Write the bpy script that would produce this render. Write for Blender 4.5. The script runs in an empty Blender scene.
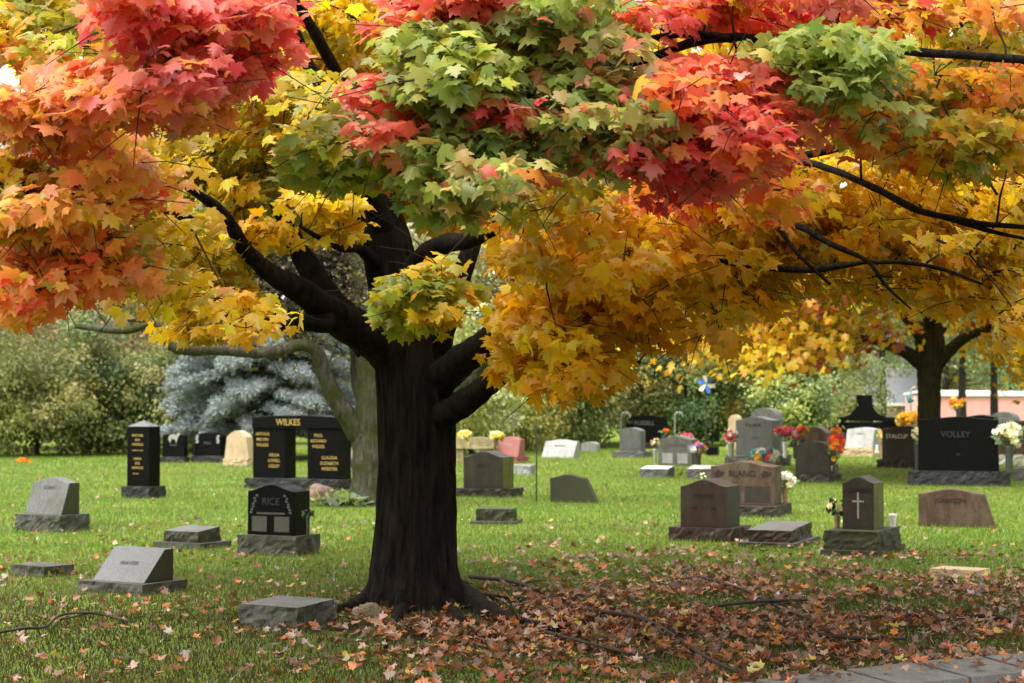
import bpy, bmesh, math, random
import numpy as np
from mathutils import Vector, Matrix, noise

random.seed(7)
rng = np.random.default_rng(11)
sc = bpy.context.scene
COL = sc.collection
PI = math.pi

# ------------------------------------------------------------------ camera
FPX = 1800.0
CAMH = 1.6
PITCH = math.atan((400 - 341.5) / FPX)
cd = bpy.data.cameras.new('camera')
cam = bpy.data.objects.new('camera', cd)
COL.objects.link(cam)
cam.location = (0, 0, CAMH)
cam.rotation_euler = (PI / 2 + PITCH, 0, 0)
cd.sensor_width = 36
cd.lens = FPX / 1024 * 36
cd.clip_start = 0.1
cd.clip_end = 2000
cd.dof.use_dof = True
cd.dof.focus_distance = 11.0
cd.dof.aperture_fstop = 3.8
sc.camera = cam
CP, SP = math.cos(PITCH), math.sin(PITCH)


def at(px, py, Y):
    """a place in the cemetery seen at that spot of the photo, Y metres away"""
    u, v = (px - 512) / FPX, -(py - 341.5) / FPX
    dx, dy, dz = u, CP - v * SP, SP + v * CP
    k = Y / dy
    return Vector((dx * k, Y, CAMH + dz * k))


def gnd(px, py):
    u, v = (px - 512) / FPX, -(py - 341.5) / FPX
    dx, dy, dz = u, CP - v * SP, SP + v * CP
    k = -CAMH / dz
    return Vector((dx * k, dy * k, 0))


# ------------------------------------------------------------------ bookkeeping
def tag(o, label, cat, group=None):
    o['label'] = label
    o['category'] = cat
    if group:
        o['group'] = group
    return o


def thing(name, label, cat, loc=(0, 0, 0), rz=0.0, group=None):
    o = bpy.data.objects.new(name, None)
    o.empty_display_size = 0.2
    COL.objects.link(o)
    o.location = loc
    o.rotation_euler = (0, 0, rz)
    return tag(o, label, cat, group)


def link(name, me, mat, parent=None, kind=None):
    o = bpy.data.objects.new(name, me)
    COL.objects.link(o)
    if mat is not None:
        me.materials.append(mat)
    if parent is not None:
        o.parent = parent
    if kind:
        o['kind'] = kind
    return o


class MB:
    def __init__(s):
        s.v, s.f = [], []

    def add(s, vs, fs):
        n = len(s.v)
        s.v += [tuple(v) for v in vs]
        s.f += [tuple(i + n for i in f) for f in fs]

    def box(s, c, d, rz=0.0):
        x, y, z = (k / 2 for k in d)
        cs, sn = math.cos(rz), math.sin(rz)
        vs = []
        for dz in (-z, z):
            for dx, dy in ((-x, -y), (x, -y), (x, y), (-x, y)):
                vs.append((c[0] + dx * cs - dy * sn, c[1] + dx * sn + dy * cs, c[2] + dz))
        s.add(vs, [(3, 2, 1, 0), (4, 5, 6, 7), (0, 1, 5, 4), (1, 2, 6, 5), (2, 3, 7, 6), (3, 0, 4, 7)])

    def build(s, name, mat, parent=None, smooth=False, kind=None):
        me = bpy.data.meshes.new(name)
        me.from_pydata(s.v, [], s.f)
        me.validate()
        if smooth:
            me.shade_smooth()
        return link(name, me, mat, parent, kind)


def spline(pts, n):
    """Catmull-Rom through pts, each a tuple of numbers"""
    P = np.array(pts, float)
    P = np.vstack([2 * P[0] - P[1], P, 2 * P[-1] - P[-2]])
    out = []
    for i in range(1, len(P) - 2):
        for t in np.linspace(0, 1, n, endpoint=False):
            a, b, c, d = P[i - 1], P[i], P[i + 1], P[i + 2]
            out.append(.5 * (2 * b + (c - a) * t + (2 * a - 5 * b + 4 * c - d) * t * t + (3 * b - a - 3 * c + d) * t ** 3))
    out.append(P[-2])
    return out


def tube(mb, path, n=10, bump=0.0, fr=6.0):
    """path: rows x y z r"""
    P = [Vector(p[:3]) for p in path]
    R = [max(p[3], .001) for p in path]
    vs, fs = [], []
    ref = Vector((0, 0, 1)) if abs((P[-1] - P[0]).normalized().z) < .8 else Vector((1, 0, 0))
    for i, p in enumerate(P):
        d = (P[min(i + 1, len(P) - 1)] - P[max(i - 1, 0)])
        d = d.normalized() if d.length > 1e-9 else Vector((0, 0, 1))
        a = d.cross(ref)
        if a.length < 1e-4:
            a = d.cross(Vector((0, 1, 0.1)))
        a.normalize()
        b = d.cross(a)
        for k in range(n):
            t = 2 * PI * k / n
            o = a * math.cos(t) + b * math.sin(t)
            r = R[i]
            if bump:
                r *= 1 + bump * noise.noise((p + o * R[i]) * fr) + .5 * bump * noise.noise((p + o * R[i]) * fr * 3)
            vs.append(p + o * r)
    m = len(P)
    for i in range(m - 1):
        for k in range(n):
            k2 = (k + 1) % n
            fs.append((i * n + k, i * n + k2, (i + 1) * n + k2, (i + 1) * n + k))
    fs.append(tuple(range(n))[::-1])
    fs.append(tuple((m - 1) * n + k for k in range(n)))
    mb.add(vs, fs)


# ------------------------------------------------------------------ materials
def newmat(name):
    m = bpy.data.materials.new(name)
    m.use_nodes = True
    nt = m.node_tree
    nt.nodes.clear()
    out = nt.nodes.new('ShaderNodeOutputMaterial')
    return m, nt, out


def N(nt, typ, **kw):
    n = nt.nodes.new(typ)
    for k, v in kw.items():
        if k.startswith('i_'):
            n.inputs[k[2:].replace('_', ' ')].default_value = v
        else:
            setattr(n, k, v)
    return n


def rgba(c):
    return (c[0], c[1], c[2], 1)


def ramp(nt, fac, stops):
    r = nt.nodes.new('ShaderNodeValToRGB')
    el = r.color_ramp.elements
    while len(el) < len(stops):
        el.new(.5)
    for e, (p, c) in zip(el, stops):
        e.position = p
        e.color = rgba(c)
    nt.links.new(fac, r.inputs[0])
    return r.outputs[0]


def mix(nt, fac, a, b):
    m = nt.nodes.new('ShaderNodeMix')
    m.data_type = 'RGBA'
    for s, v in ((m.inputs[0], fac), (m.inputs[6], a), (m.inputs[7], b)):
        if isinstance(v, (int, float)):
            s.default_value = v
        elif isinstance(v, tuple):
            s.default_value = rgba(v)
        else:
            nt.links.new(v, s)
    return m.outputs[2]


def nz(nt, vec, scale, detail=4, rough=.55):
    n = nt.nodes.new('ShaderNodeTexNoise')
    n.inputs['Scale'].default_value = scale
    n.inputs['Detail'].default_value = detail
    n.inputs['Roughness'].default_value = rough
    nt.links.new(vec, n.inputs['Vector'])
    return n.outputs['Fac']


def granite(name, c, speck=.35, rough=.55, stain=(.06, .07, .03), stain_amt=.35, bump=.15, spec=.38, sscale=85):
    speck = min(.9, speck * 1.5)
    stain_amt = min(.9, stain_amt * 1.35)
    m, nt, out = newmat(name)
    tc = N(nt, 'ShaderNodeTexCoord').outputs['Object']
    geo = N(nt, 'ShaderNodeNewGeometry')
    f = nz(nt, tc, sscale, 3, .7)
    dark = tuple(x * (1 - speck) for x in c)
    light = tuple(min(1, x * (1 + speck * .8) + .01 * speck) for x in c)
    col = ramp(nt, f, [(.32, dark), (.5, c), (.66, light)])
    mp = N(nt, 'ShaderNodeMapping')
    mp.inputs['Scale'].default_value = (1, 1, .45)
    nt.links.new(tc, mp.inputs[0])
    big = nz(nt, mp.outputs[0], 6, 8, .72)
    w = ramp(nt, big, [(.46, (0, 0, 0)), (.62, (1, 1, 1))])
    mu = N(nt, 'ShaderNodeMath', operation='MULTIPLY')
    nt.links.new(w, mu.inputs[0])
    mu.inputs[1].default_value = stain_amt
    col = mix(nt, mu.outputs[0], col, stain)
    p = N(nt, 'ShaderNodeBsdfPrincipled')
    nt.links.new(col, p.inputs['Base Color'])
    p.inputs['Roughness'].default_value = rough
    p.inputs['Specular IOR Level'].default_value = spec
    if bump:
        b = N(nt, 'ShaderNodeBump')
        b.inputs['Strength'].default_value = bump
        b.inputs['Distance'].default_value = .02
        nt.links.new(nz(nt, tc, 60, 5, .7), b.inputs['Height'])
        nt.links.new(b.outputs[0], p.inputs['Normal'])
    nt.links.new(p.outputs[0], out.inputs[0])
    return m


def plain(name, c, rough=.6, spec=.4, var=.25, scale=20, metal=0):
    m, nt, out = newmat(name)
    tc = N(nt, 'ShaderNodeTexCoord').outputs['Object']
    f = nz(nt, tc, scale, 4)
    col = ramp(nt, f, [(.3, tuple(x * (1 - var) for x in c)), (.7, tuple(min(1, x * (1 + var)) for x in c))])
    p = N(nt, 'ShaderNodeBsdfPrincipled')
    nt.links.new(col, p.inputs['Base Color'])
    p.inputs['Roughness'].default_value = rough
    p.inputs['Specular IOR Level'].default_value = spec
    p.inputs['Metallic'].default_value = metal
    nt.links.new(p.outputs[0], out.inputs[0])
    return m


def leafmat(name, trans=.5, gloss=.06, grough=.35, sat=1.0):
    m, nt, out = newmat(name)
    a = N(nt, 'ShaderNodeAttribute', attribute_name='Col')
    d = N(nt, 'ShaderNodeBsdfDiffuse')
    t = N(nt, 'ShaderNodeBsdfTranslucent')
    nt.links.new(a.outputs['Color'], d.inputs['Color'])
    nt.links.new(a.outputs['Color'], t.inputs['Color'])
    mx = N(nt, 'ShaderNodeMixShader')
    mx.inputs[0].default_value = trans
    nt.links.new(d.outputs[0], mx.inputs[1])
    nt.links.new(t.outputs[0], mx.inputs[2])
    if gloss:
        g = N(nt, 'ShaderNodeBsdfGlossy')
        g.inputs['Roughness'].default_value = grough
        fr = N(nt, 'ShaderNodeLayerWeight')
        fr.inputs['Blend'].default_value = .25
        mu = N(nt, 'ShaderNodeMath', operation='MULTIPLY_ADD')
        nt.links.new(fr.outputs['Fresnel'], mu.inputs[0])
        mu.inputs[1].default_value = .35
        mu.inputs[2].default_value = gloss
        m2 = N(nt, 'ShaderNodeMixShader')
        nt.links.new(mu.outputs[0], m2.inputs[0])
        nt.links.new(mx.outputs[0], m2.inputs[1])
        nt.links.new(g.outputs[0], m2.inputs[2])
        mx = m2
    nt.links.new(mx.outputs[0], out.inputs[0])
    return m


def barkmat(name, c1, c2, moss=None, moss_lo=.5, scale=1.0, bump=.8):
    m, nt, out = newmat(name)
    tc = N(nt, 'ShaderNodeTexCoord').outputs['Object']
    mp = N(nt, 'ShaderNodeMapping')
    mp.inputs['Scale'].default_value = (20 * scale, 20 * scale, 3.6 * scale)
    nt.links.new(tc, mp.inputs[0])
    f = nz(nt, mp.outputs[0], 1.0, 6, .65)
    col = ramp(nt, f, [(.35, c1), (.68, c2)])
    if moss:
        g = nz(nt, tc, 3.2, 6, .65)
        w = ramp(nt, g, [(moss_lo, (0, 0, 0)), (moss_lo + .14, (1, 1, 1))])
        col = mix(nt, w, col, moss)
    p = N(nt, 'ShaderNodeBsdfPrincipled')
    nt.links.new(col, p.inputs['Base Color'])
    p.inputs['Roughness'].default_value = .85
    p.inputs['Specular IOR Level'].default_value = .1
    b = N(nt, 'ShaderNodeBump')
    b.inputs['Strength'].default_value = bump
    b.inputs['Distance'].default_value = .09
    nt.links.new(f, b.inputs['Height'])
    nt.links.new(b.outputs[0], p.inputs['Normal'])
    nt.links.new(p.outputs[0], out.inputs[0])
    return m


GR = granite
MAT = {
    'grey': GR('grey granite', (.105, .105, .101), .4, .6, (.06, .06, .032), .5),
    'ltgrey': GR('pale grey granite', (.30, .30, .29), .3, .6, (.15, .15, .11), .4),
    'white': GR('white marble', (.7, .69, .66), .12, .6, (.35, .35, .28), .35, .1),
    'dkgrey': GR('weathered dark grey granite', (.07, .067, .055), .4, .7, (.03, .034, .012), .75),
    'pol': GR('polished grey granite', (.10, .10, .10), .35, .42, (.06, .06, .045), .3, .03, .4),
    'black': GR('polished black granite', (.005, .005, .005), .4, .3, (.008, .008, .007), .12, .0, .06),
    'blackrock': GR('pitched black granite', (.018, .018, .019), .5, .7, (.035, .035, .03), .4, .6),
    'brown': GR('brown granite', (.028, .0175, .0145), .45, .5, (.05, .05, .025), .4),
    'maroon': GR('dark maroon granite', (.03, .011, .009), .5, .5, (.035, .035, .018), .5),
    'tan': GR('tan granite', (.062, .031, .0195), .35, .6, (.13, .1, .06), .45),
    'pinkred': GR('red granite', (.26, .08, .068), .35, .5, (.25, .12, .1), .3),
    'sand': GR('sandstone', (.5, .37, .22), .15, .8, (.32, .25, .15), .5, .3),
    'stonebench': GR('stained tan limestone', (.36, .28, .15), .25, .8, (.16, .13, .07), .6, .3),
    'mossy': GR('mossy olive granite', (.038, .036, .02), .4, .75, (.04, .048, .013), .8, .35),
    'mossgreen': GR('yellow green moss on stone', (.13, .14, .025), .5, .9, (.06, .07, .02), .6, .6),
    'pinkbrown': GR('pinkish brown fieldstone', (.2, .12, .1), .4, .8, (.1, .08, .06), .5, .6),
    'fieldstone': GR('tan fieldstone', (.2, .15, .09), .4, .85, (.07, .07, .03), .6, .6, .2, 60),
    'letdark': plain('dark engraving', (.03, .028, .025), .7),
    'letgrey': plain('shallow engraving', (.075, .075, .072), .7),
    'letblack': plain('engraving on black granite', (.022, .022, .021), .7),
    'letbrown': plain('engraving on brown granite', (.022, .014, .01), .7),
    'letwhite': plain('white painted lettering', (.62, .6, .55), .7),
    'letlight': plain('pale engraving', (.3, .29, .25), .7),
    'gold': plain('gold lettering', (.36, .24, .055), .5, .5, .2),
    'panel': GR('frosted panel on black granite', (.07, .07, .062), .3, .8, (.09, .09, .06), .4),
    'wire': plain('dark iron', (.02, .018, .015), .6),
    'palewire': plain('pale painted iron', (.3, .29, .26), .6),
    'silver': plain('galvanised metal', (.42, .42, .42), .4, .5, .15, 20, .6),
    'vasewhite': plain('white plastic', (.75, .74, .7), .5),
    'vasetan': plain('tan stone vase', (.3, .2, .11), .7),
    'vasedark': plain('dark stone vase', (.05, .05, .045), .5),
    'petal_red': plain('red petals', (.65, .03, .06), .7, .3, .25, 60),
    'petal_pink': plain('pink petals', (.75, .14, .22), .7, .3, .25, 60),
    'petal_white': plain('white petals', (.8, .77, .66), .7, .3, .12, 60),
    'petal_cream': plain('cream petals', (.8, .74, .42), .7, .3, .15, 60),
    'petal_yellow': plain('yellow petals', (.8, .6, .08), .7, .3, .2, 60),
    'petal_gold': plain('golden petals', (.7, .36, .02), .7, .3, .25, 60),
    'petal_orange': plain('orange petals', (.8, .17, .02), .7, .3, .25, 60),
    'petal_purple': plain('purple petals', (.32, .2, .5), .7, .3, .25, 60),
    'petal_teal': plain('teal petals', (.05, .38, .36), .7, .3, .25, 60),
    'petal_blue': plain('blue petals', (.05, .14, .5), .7, .3, .3, 60),
    'petal_dead': plain('withered brown petals', (.06, .05, .03), .8, .2, .4, 60),
    'stemgreen': plain('bouquet leaves', (.06, .13, .04), .7, .3, .4, 50),
    'stempale': plain('pale bouquet leaves', (.25, .36, .27), .7, .3, .4, 50),
    'leaf': leafmat('maple leaves', .66, .015, .4),
    'litter': leafmat('fallen leaves', .15, .06, .36),
    'bgleaf': leafmat('shrub leaves', .45, .02, .5),
    'needle': leafmat('spruce needles', .1, .0, .5),
    'grassblade': leafmat('grass blades', .35, .03, .4),
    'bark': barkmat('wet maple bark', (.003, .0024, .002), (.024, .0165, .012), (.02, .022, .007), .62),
    'twig': plain('dark twig bark', (.022, .016, .012), .8, .2, .3),
    'bark_moss': barkmat('mossy grey bark', (.03, .027, .019), (.12, .108, .076), (.05, .055, .015), .45),
    'bark_grey': barkmat('grey bark', (.025, .021, .015), (.07, .06, .042), (.05, .055, .015), .5),
    'bark_dark': barkmat('dark bark', (.02, .018, .015), (.06, .052, .045)),
    'stick': plain('fallen stick bark', (.035, .024, .017), .7, .3, .4),
}


# ------------------------------------------------------------------ lettering
DG = None


def text_mesh(s, size, bold=.012, narrow=1.0):
    cu = bpy.data.curves.new('lettering', 'FONT')
    cu.body = s
    cu.size = size
    cu.align_x = 'CENTER'
    cu.align_y = 'CENTER'
    cu.extrude = .002
    cu.offset = bold * size
    cu.resolution_u = 3
    ob = bpy.data.objects.new('lettering', cu)
    COL.objects.link(ob)
    dg = bpy.context.evaluated_depsgraph_get()
    me = bpy.data.meshes.new_from_object(ob.evaluated_get(dg))
    bpy.data.objects.remove(ob)
    bpy.data.curves.remove(cu)
    n = len(me.vertices)
    a = np.empty(n * 3, np.float32)
    me.vertices.foreach_get('co', a)
    a = a.reshape(-1, 3)
    a[:, 0] *= narrow
    me.vertices.foreach_set('co', a.ravel())
    me.materials.clear()
    return me


def lettering(parent, s, size, x, yf, z, mat, tilt=0.0, name='inscription', narrow=1.0):
    o = link(name, text_mesh(s, size, narrow=narrow), MAT[mat], parent)
    o.location = (x, yf - .0035, z)
    o.rotation_euler = (PI / 2 - tilt, 0, 0)
    return o
# ------------------------------------------------------------------ stones
def outline(W, H, top, drop):
    """front outline (x, z) from bottom left over the top to bottom right"""
    n = 18
    L, hs = [], H - drop
    for i in range(n + 1):
        t = i / n - .5
        if top == 'serp':
            z = hs + drop * .5 * (1 + math.cos(2 * PI * t))
        elif top == 'oval':
            z = hs + drop * (1 - (2 * t) ** 2)
        elif top == 'dome':
            z = hs + drop * math.sqrt(max(0, 1 - (2 * t) ** 2 * .995))
        elif top == 'peak':
            z = hs + drop * (1 - abs(2 * t))
        elif top == 'shoulder':
            a = abs(2 * t)
            z = H - drop * .15 * (a / .55) ** 2 if a < .55 else hs + drop * .5 * (1 + math.cos(PI * (a - .55) / .45)) * .85
        else:
            z = H
        L.append((t * W, z))
    if top == 'flat':
        L = [(-W / 2, H), (W / 2, H)]
    return [(-W / 2, 0)] + L + [(W / 2, 0)]


def tablet_mesh(W, D, H, top='serp', drop=.1, slant=0.0, toplip=0.0, flare=0.0, bevel=.008, rough=0.0, seed=0, leanright=0.0):
    """slab with that outline; slant = how far the front face leans back per metre of height"""
    ol = outline(W, H, top, drop)
    bm = bmesh.new()
    fr, bk = [], []
    for x, z in ol:
        k = 1 + flare * (1 - z / H)
        xx = x * k + (leanright * (1 - z / H) if x > 0 else 0)
        fr.append(bm.verts.new((xx, -D / 2 + slant * z, z)))
        bk.append(bm.verts.new((xx, D / 2, z)))
    bm.faces.new(fr[::-1][::-1])
    bm.faces.new(bk[::-1])
    m = len(fr)
    for i in range(m):
        j = (i + 1) % m
        bm.faces.new((fr[j], fr[i], bk[i], bk[j]))
    bmesh.ops.recalc_face_normals(bm, faces=bm.faces)
    if bevel:
        es = [e for e in bm.edges if e.calc_face_angle(0) > .5]
        try:
            bmesh.ops.bevel(bm, geom=es, offset=bevel, segments=2, profile=.6, affect='EDGES')
        except Exception:
            pass
    me = bpy.data.meshes.new('tablet')
    bm.to_mesh(me)
    bm.free()
    return me


def block_mesh(W, D, H, rough=.012, top_slope=0.0, seed=0, smooth_top=True, step=.035):
    rough *= 1.7
    """a quarried block: smooth top, rock-pitched sides"""
    nx, ny, nz_ = (max(2, min(44, int(round(d / step)))) for d in (W, D, H))
    bm = bmesh.new()
    idx = {}

    def vert(i, j, k):
        key = (i, j, k)
        if key not in idx:
            x, y, z = (i / nx - .5) * W, (j / ny - .5) * D, k / nz_ * H
            z *= 1 + top_slope * (j / ny)
            p = Vector((x * 9 + seed * 3.1, y * 9, z * 9))
            top = k == nz_
            a = rough * (.35 if top and smooth_top else 1)
            nx_, ny_ = noise.noise(p), noise.noise(p + Vector((7, 3, 1)))
            f = noise.noise(p * 2.7)
            if i in (0, nx):
                x += (nx_ + .6 * f) * a * (1 if i else -1)
            if j in (0, ny):
                y += (ny_ + .6 * f) * a * (1 if j else -1)
            if top:
                z += noise.noise(p + Vector((2, 9, 4))) * rough * (.12 if smooth_top else .8)
            idx[key] = bm.verts.new((x, y, z))
        return idx[key]

    def quad(a, b, c, d):
        bm.faces.new([vert(*q) for q in (a, b, c, d)])
    for i in range(nx):
        for j in range(ny):
            quad((i, j, nz_), (i + 1, j, nz_), (i + 1, j + 1, nz_), (i, j + 1, nz_))
            quad((i, j, 0), (i, j + 1, 0), (i + 1, j + 1, 0), (i + 1, j, 0))
    for k in range(nz_):
        for i in range(nx):
            quad((i, 0, k), (i + 1, 0, k), (i + 1, 0, k + 1), (i, 0, k + 1))
            quad((i + 1, ny, k), (i, ny, k), (i, ny, k + 1), (i + 1, ny, k + 1))
        for j in range(ny):
            quad((0, j + 1, k), (0, j, k), (0, j, k + 1), (0, j + 1, k + 1))
            quad((nx, j, k), (nx, j + 1, k), (nx, j + 1, k + 1), (nx, j, k + 1))
    me = bpy.data.meshes.new('block')
    bm.to_mesh(me)
    bm.free()
    return me


def rock_mesh(rx, ry, rz, seed=0, amp=.25):
    bm = bmesh.new()
    bmesh.ops.create_icosphere(bm, subdivisions=4, radius=1)
    for v in bm.verts:
        k = 1 + amp * noise.noise(v.co * 1.4 + Vector((seed, 0, 0))) + amp * .4 * noise.noise(v.co * 4 + Vector((seed, 5, 0)))
        v.co = Vector((v.co.x * rx, v.co.y * ry, max(v.co.z, -.5) * rz)) * k
    me = bpy.data.meshes.new('rock')
    bm.to_mesh(me)
    bm.free()
    me.shade_smooth()
    return me


GROUP = 'headstones across the lawn'
YAW = math.radians(22)


def px_block(xl, xm, xr, yb, yaw, dmin=.1, dmax=1.2):
    """ground corner, width and depth of a block whose near right corner stands at (xm, yb)"""
    P = gnd(xm, yb)
    s = CAMH / (-(at(xm, yb, 1.0).z - CAMH)) / FPX       # metres per pixel there
    s = P.y / FPX
    a = yaw - math.atan((xm - 512) / FPX)
    W = (xm - xl) * s / max(.3, math.cos(a))
    D = (xr - xm) * s / max(.12, math.sin(a)) if xr > xm else dmin
    D = min(max(D, dmin), dmax)
    ex = Vector((math.cos(yaw), -math.sin(yaw), 0))
    ey = Vector((math.sin(yaw), math.cos(yaw), 0))
    return P - ex * W / 2 + ey * D / 2, W, D, s


STONES = []


def headstone(label, mat, body, base=None, slab=None, top='serp', drop=.1, slant=0, slantlen=None, yaw=None, texts=(), basemat=None,
              slabmat=None, sidemat=None, flare=0, leanright=0, Dbody=None, Wbody=None, cat='headstone', name='headstone', dmax=1.2, group=GROUP, rough=.014, dx=0.0):
    """body: left, corner, right, top, bottom in photo pixels; base and slab the same"""
    yaw = YAW if yaw is None else math.radians(yaw)
    low = slab or base or body
    c, W0, D0, s = px_block(low[0], low[1], low[2], low[4], yaw, dmax=dmax)
    t = thing(name, label, cat, (c.x, c.y, 0), -yaw, group)
    z = 0
    seed = len(STONES)
    if slab:
        h = max(.03, (slab[4] - slab[3]) * s)
        o = link('foundation_slab', block_mesh(W0, D0, h, rough * .6, seed=seed + 40), MAT[slabmat or 'dkgrey'], t)
        z += h
    if base:
        if slab:
            _, W1, D1, _ = px_block(base[0], base[1], base[2], low[4], yaw, dmax=dmax)
            W1, D1 = min(W1, W0 - .02), min(D1, D0 - .02)
        else:
            W1, D1 = W0, D0
        h = (base[4] - base[3]) * s
        o = link('base', block_mesh(W1, D1, h, rough, seed=seed), MAT[basemat or mat], t)
        o.location = (0, 0, z)
        z += h
    lowd = (low[4]) 
    _, W, D, _ = px_block(body[0], body[1], body[2], lowd, yaw, dmax=dmax)
    if base:
        D = min(D, D1 - .04)
        W = min(W, W1 - .03)
    if Dbody:
        D = Dbody
    if Wbody:
        W = Wbody
    H = (body[4] - body[3]) * s
    sl = slant
    me = tablet_mesh(W, D, H, top, drop * H, sl, flare=flare, leanright=leanright)
    o = link('tablet', me, MAT[mat], t)
    o.location = (dx, 0, z)
    if sidemat:
        me.materials.append(MAT[sidemat])
        for p in me.polygons:
            if p.normal.x > .85:
                p.material_index = 1
    for tx in texts:
        s_, size, fx, fz, tm = tx[:5]
        nar = tx[5] if len(tx) > 5 else 1.0
        zz = H * fz
        lettering(t, s_, size * H, dx + fx * W, -D / 2 + sl * zz, z + zz, tm, math.atan(sl) if sl else 0, narrow=nar)
    STONES.append(t)
    t['dims'] = (W, D, H, z)
    return t


def face_block(t, name, mat, x, z, w, h, th=.004, tilt=0, yoff=0):
    """raised flat panel on the front face of a stone; x, z in metres"""
    W, D, H, z0 = t['dims']
    mb = MB()
    mb.box((x, -D / 2 - th / 2 - .001 + yoff, z0 + z), (w, th, h))
    return mb.build(name, MAT[mat], t)


def marker(label, mat, px, slope=0.0, slab=None, slabmat='dkgrey', yaw=None, rough=.014, name='grave_marker', group='low grave markers', dmax=1.2, topmat=None):
    """a low block set in the lawn: left, corner, right, top of the near edge, bottom in photo pixels"""
    yaw = YAW if yaw is None else math.radians(yaw)
    low = slab or px
    c, W0, D0, s = px_block(low[0], low[1], low[2], low[4], yaw, dmax=dmax)
    t = thing(name, label, 'grave marker', (c.x, c.y, 0), -yaw, group)
    z = 0
    if slab:
        h = max(.02, (slab[4] - slab[3]) * s)
        link('foundation_slab', block_mesh(W0, D0, h, rough * .6, seed=len(STONES) + 9), MAT[slabmat], t)
        z = h
    _, W, D, _ = px_block(px[0], px[1], px[2], low[4], yaw, dmax=dmax)
    H = (px[4] - px[3]) * s
    me = block_mesh(W, D, H, rough, slope, seed=len(STONES))
    if topmat:
        me.materials.append(MAT[mat])
        me.materials.append(MAT[topmat])
        for p in me.polygons:
            if p.normal.z > .7:
                p.material_index = 1
    o = link('block', me, None if topmat else MAT[mat], t)
    o.location = (0, 0, z)
    STONES.append(t)
    t['dims'] = (W, D, H, z)
    return t


# left of the big maple
headstone('grey slant headstone with a wavy top on a wide base, farthest left', 'grey', (24, 60, 78, 481, 518), (15, 60, 89, 516, 533),
          top='serp', drop=.14, slant=.36, yaw=30, texts=[('COFFEY', .13, 0, .72, 'letgrey')], basemat='dkgrey', sidemat='mossy')
t = headstone('tall polished black square column headstone with gold lettering and a pyramid top', 'black', (127, 149, 160, 429, 489), (121, 149, 166, 487, 499),
              top='flat', drop=0, yaw=26, basemat='blackrock',
              texts=[('MICHAEL', .058, -.02, .85, 'gold'), ('RAY', .058, -.02, .775, 'gold'), ('ARNOLD', .058, -.02, .70, 'gold'), ('LOVING FATHER', .03, -.02, .60, 'gold'),
                     ('LINDA', .058, -.02, .46, 'gold'), ('SUE', .058, -.02, .385, 'gold'), ('ARNOLD', .058, -.02, .31, 'gold'), ('MOTHER', .03, -.1, .21, 'gold')])
W, D, H, z0 = t['dims']
mb = MB()
mb.add([(-W / 2, -D / 2, 0), (W / 2, -D / 2, 0), (W / 2, D / 2, 0), (-W / 2, D / 2, 0), (0, 0, .1)], [(0, 1, 4), (1, 2, 4), (2, 3, 4), (3, 0, 4), (3, 2, 1, 0)])
o = mb.build('pyramid_cap', MAT['pol'], t)
o.location = (0, 0, z0 + H + .001)

t = headstone('small black headstone with a pale etched animal near its top left corner', 'black', (162, 184, 187, 435, 458), (160, 184, 190, 457, 463),
              top='oval', drop=.08, basemat='blackrock', texts=[('PARKER', .1, 0, .5, 'letgrey')])
W, D, H, z0 = t['dims']
# etched emblem: a running horse shape kept generic
mb = MB()
pts = [(-.1, .0), (-.08, .07), (-.02, .1), (.05, .09), (.1, .14), (.13, .1), (.09, .06), (.07, 0), (.05, -.07), (.03, -.0), (-.04, .01), (-.06, -.07)]
mb.add([(x * 1.6, -D / 2 - .002, z0 + H * .75 + z * 1.4) for x, z in pts], [tuple(range(len(pts)))])
mb.build('etched_emblem', MAT['letlight'], t)

t = headstone('wide black headstone with carved shoulders and pale etched ornaments beside the tan stone', 'black', (196, 222, 228, 434, 457), (191, 223, 230, 456, 463),
              top='shoulder', drop=.16, basemat='blackrock', texts=[('HALL', .16, 0, .55, 'letgrey')])
W, D, H, z0 = t['dims']
for sx in (-1, 1):
    mb = MB()
    for k in range(5):
        mb.box((sx * W * .4 + .015 * math.sin(k * 2), -D / 2 - .003, z0 + H * (.58 + .07 * k)), (.07, .004, .045))
    mb.build('etched_ornament', MAT['letlight'], t)

t = headstone('rough tapered sand coloured headstone under the blue spruce', 'sand', (228, 246, 252, 432, 460), (223, 247, 256, 459, 466),
              top='oval', drop=.22, flare=.35)

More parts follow.
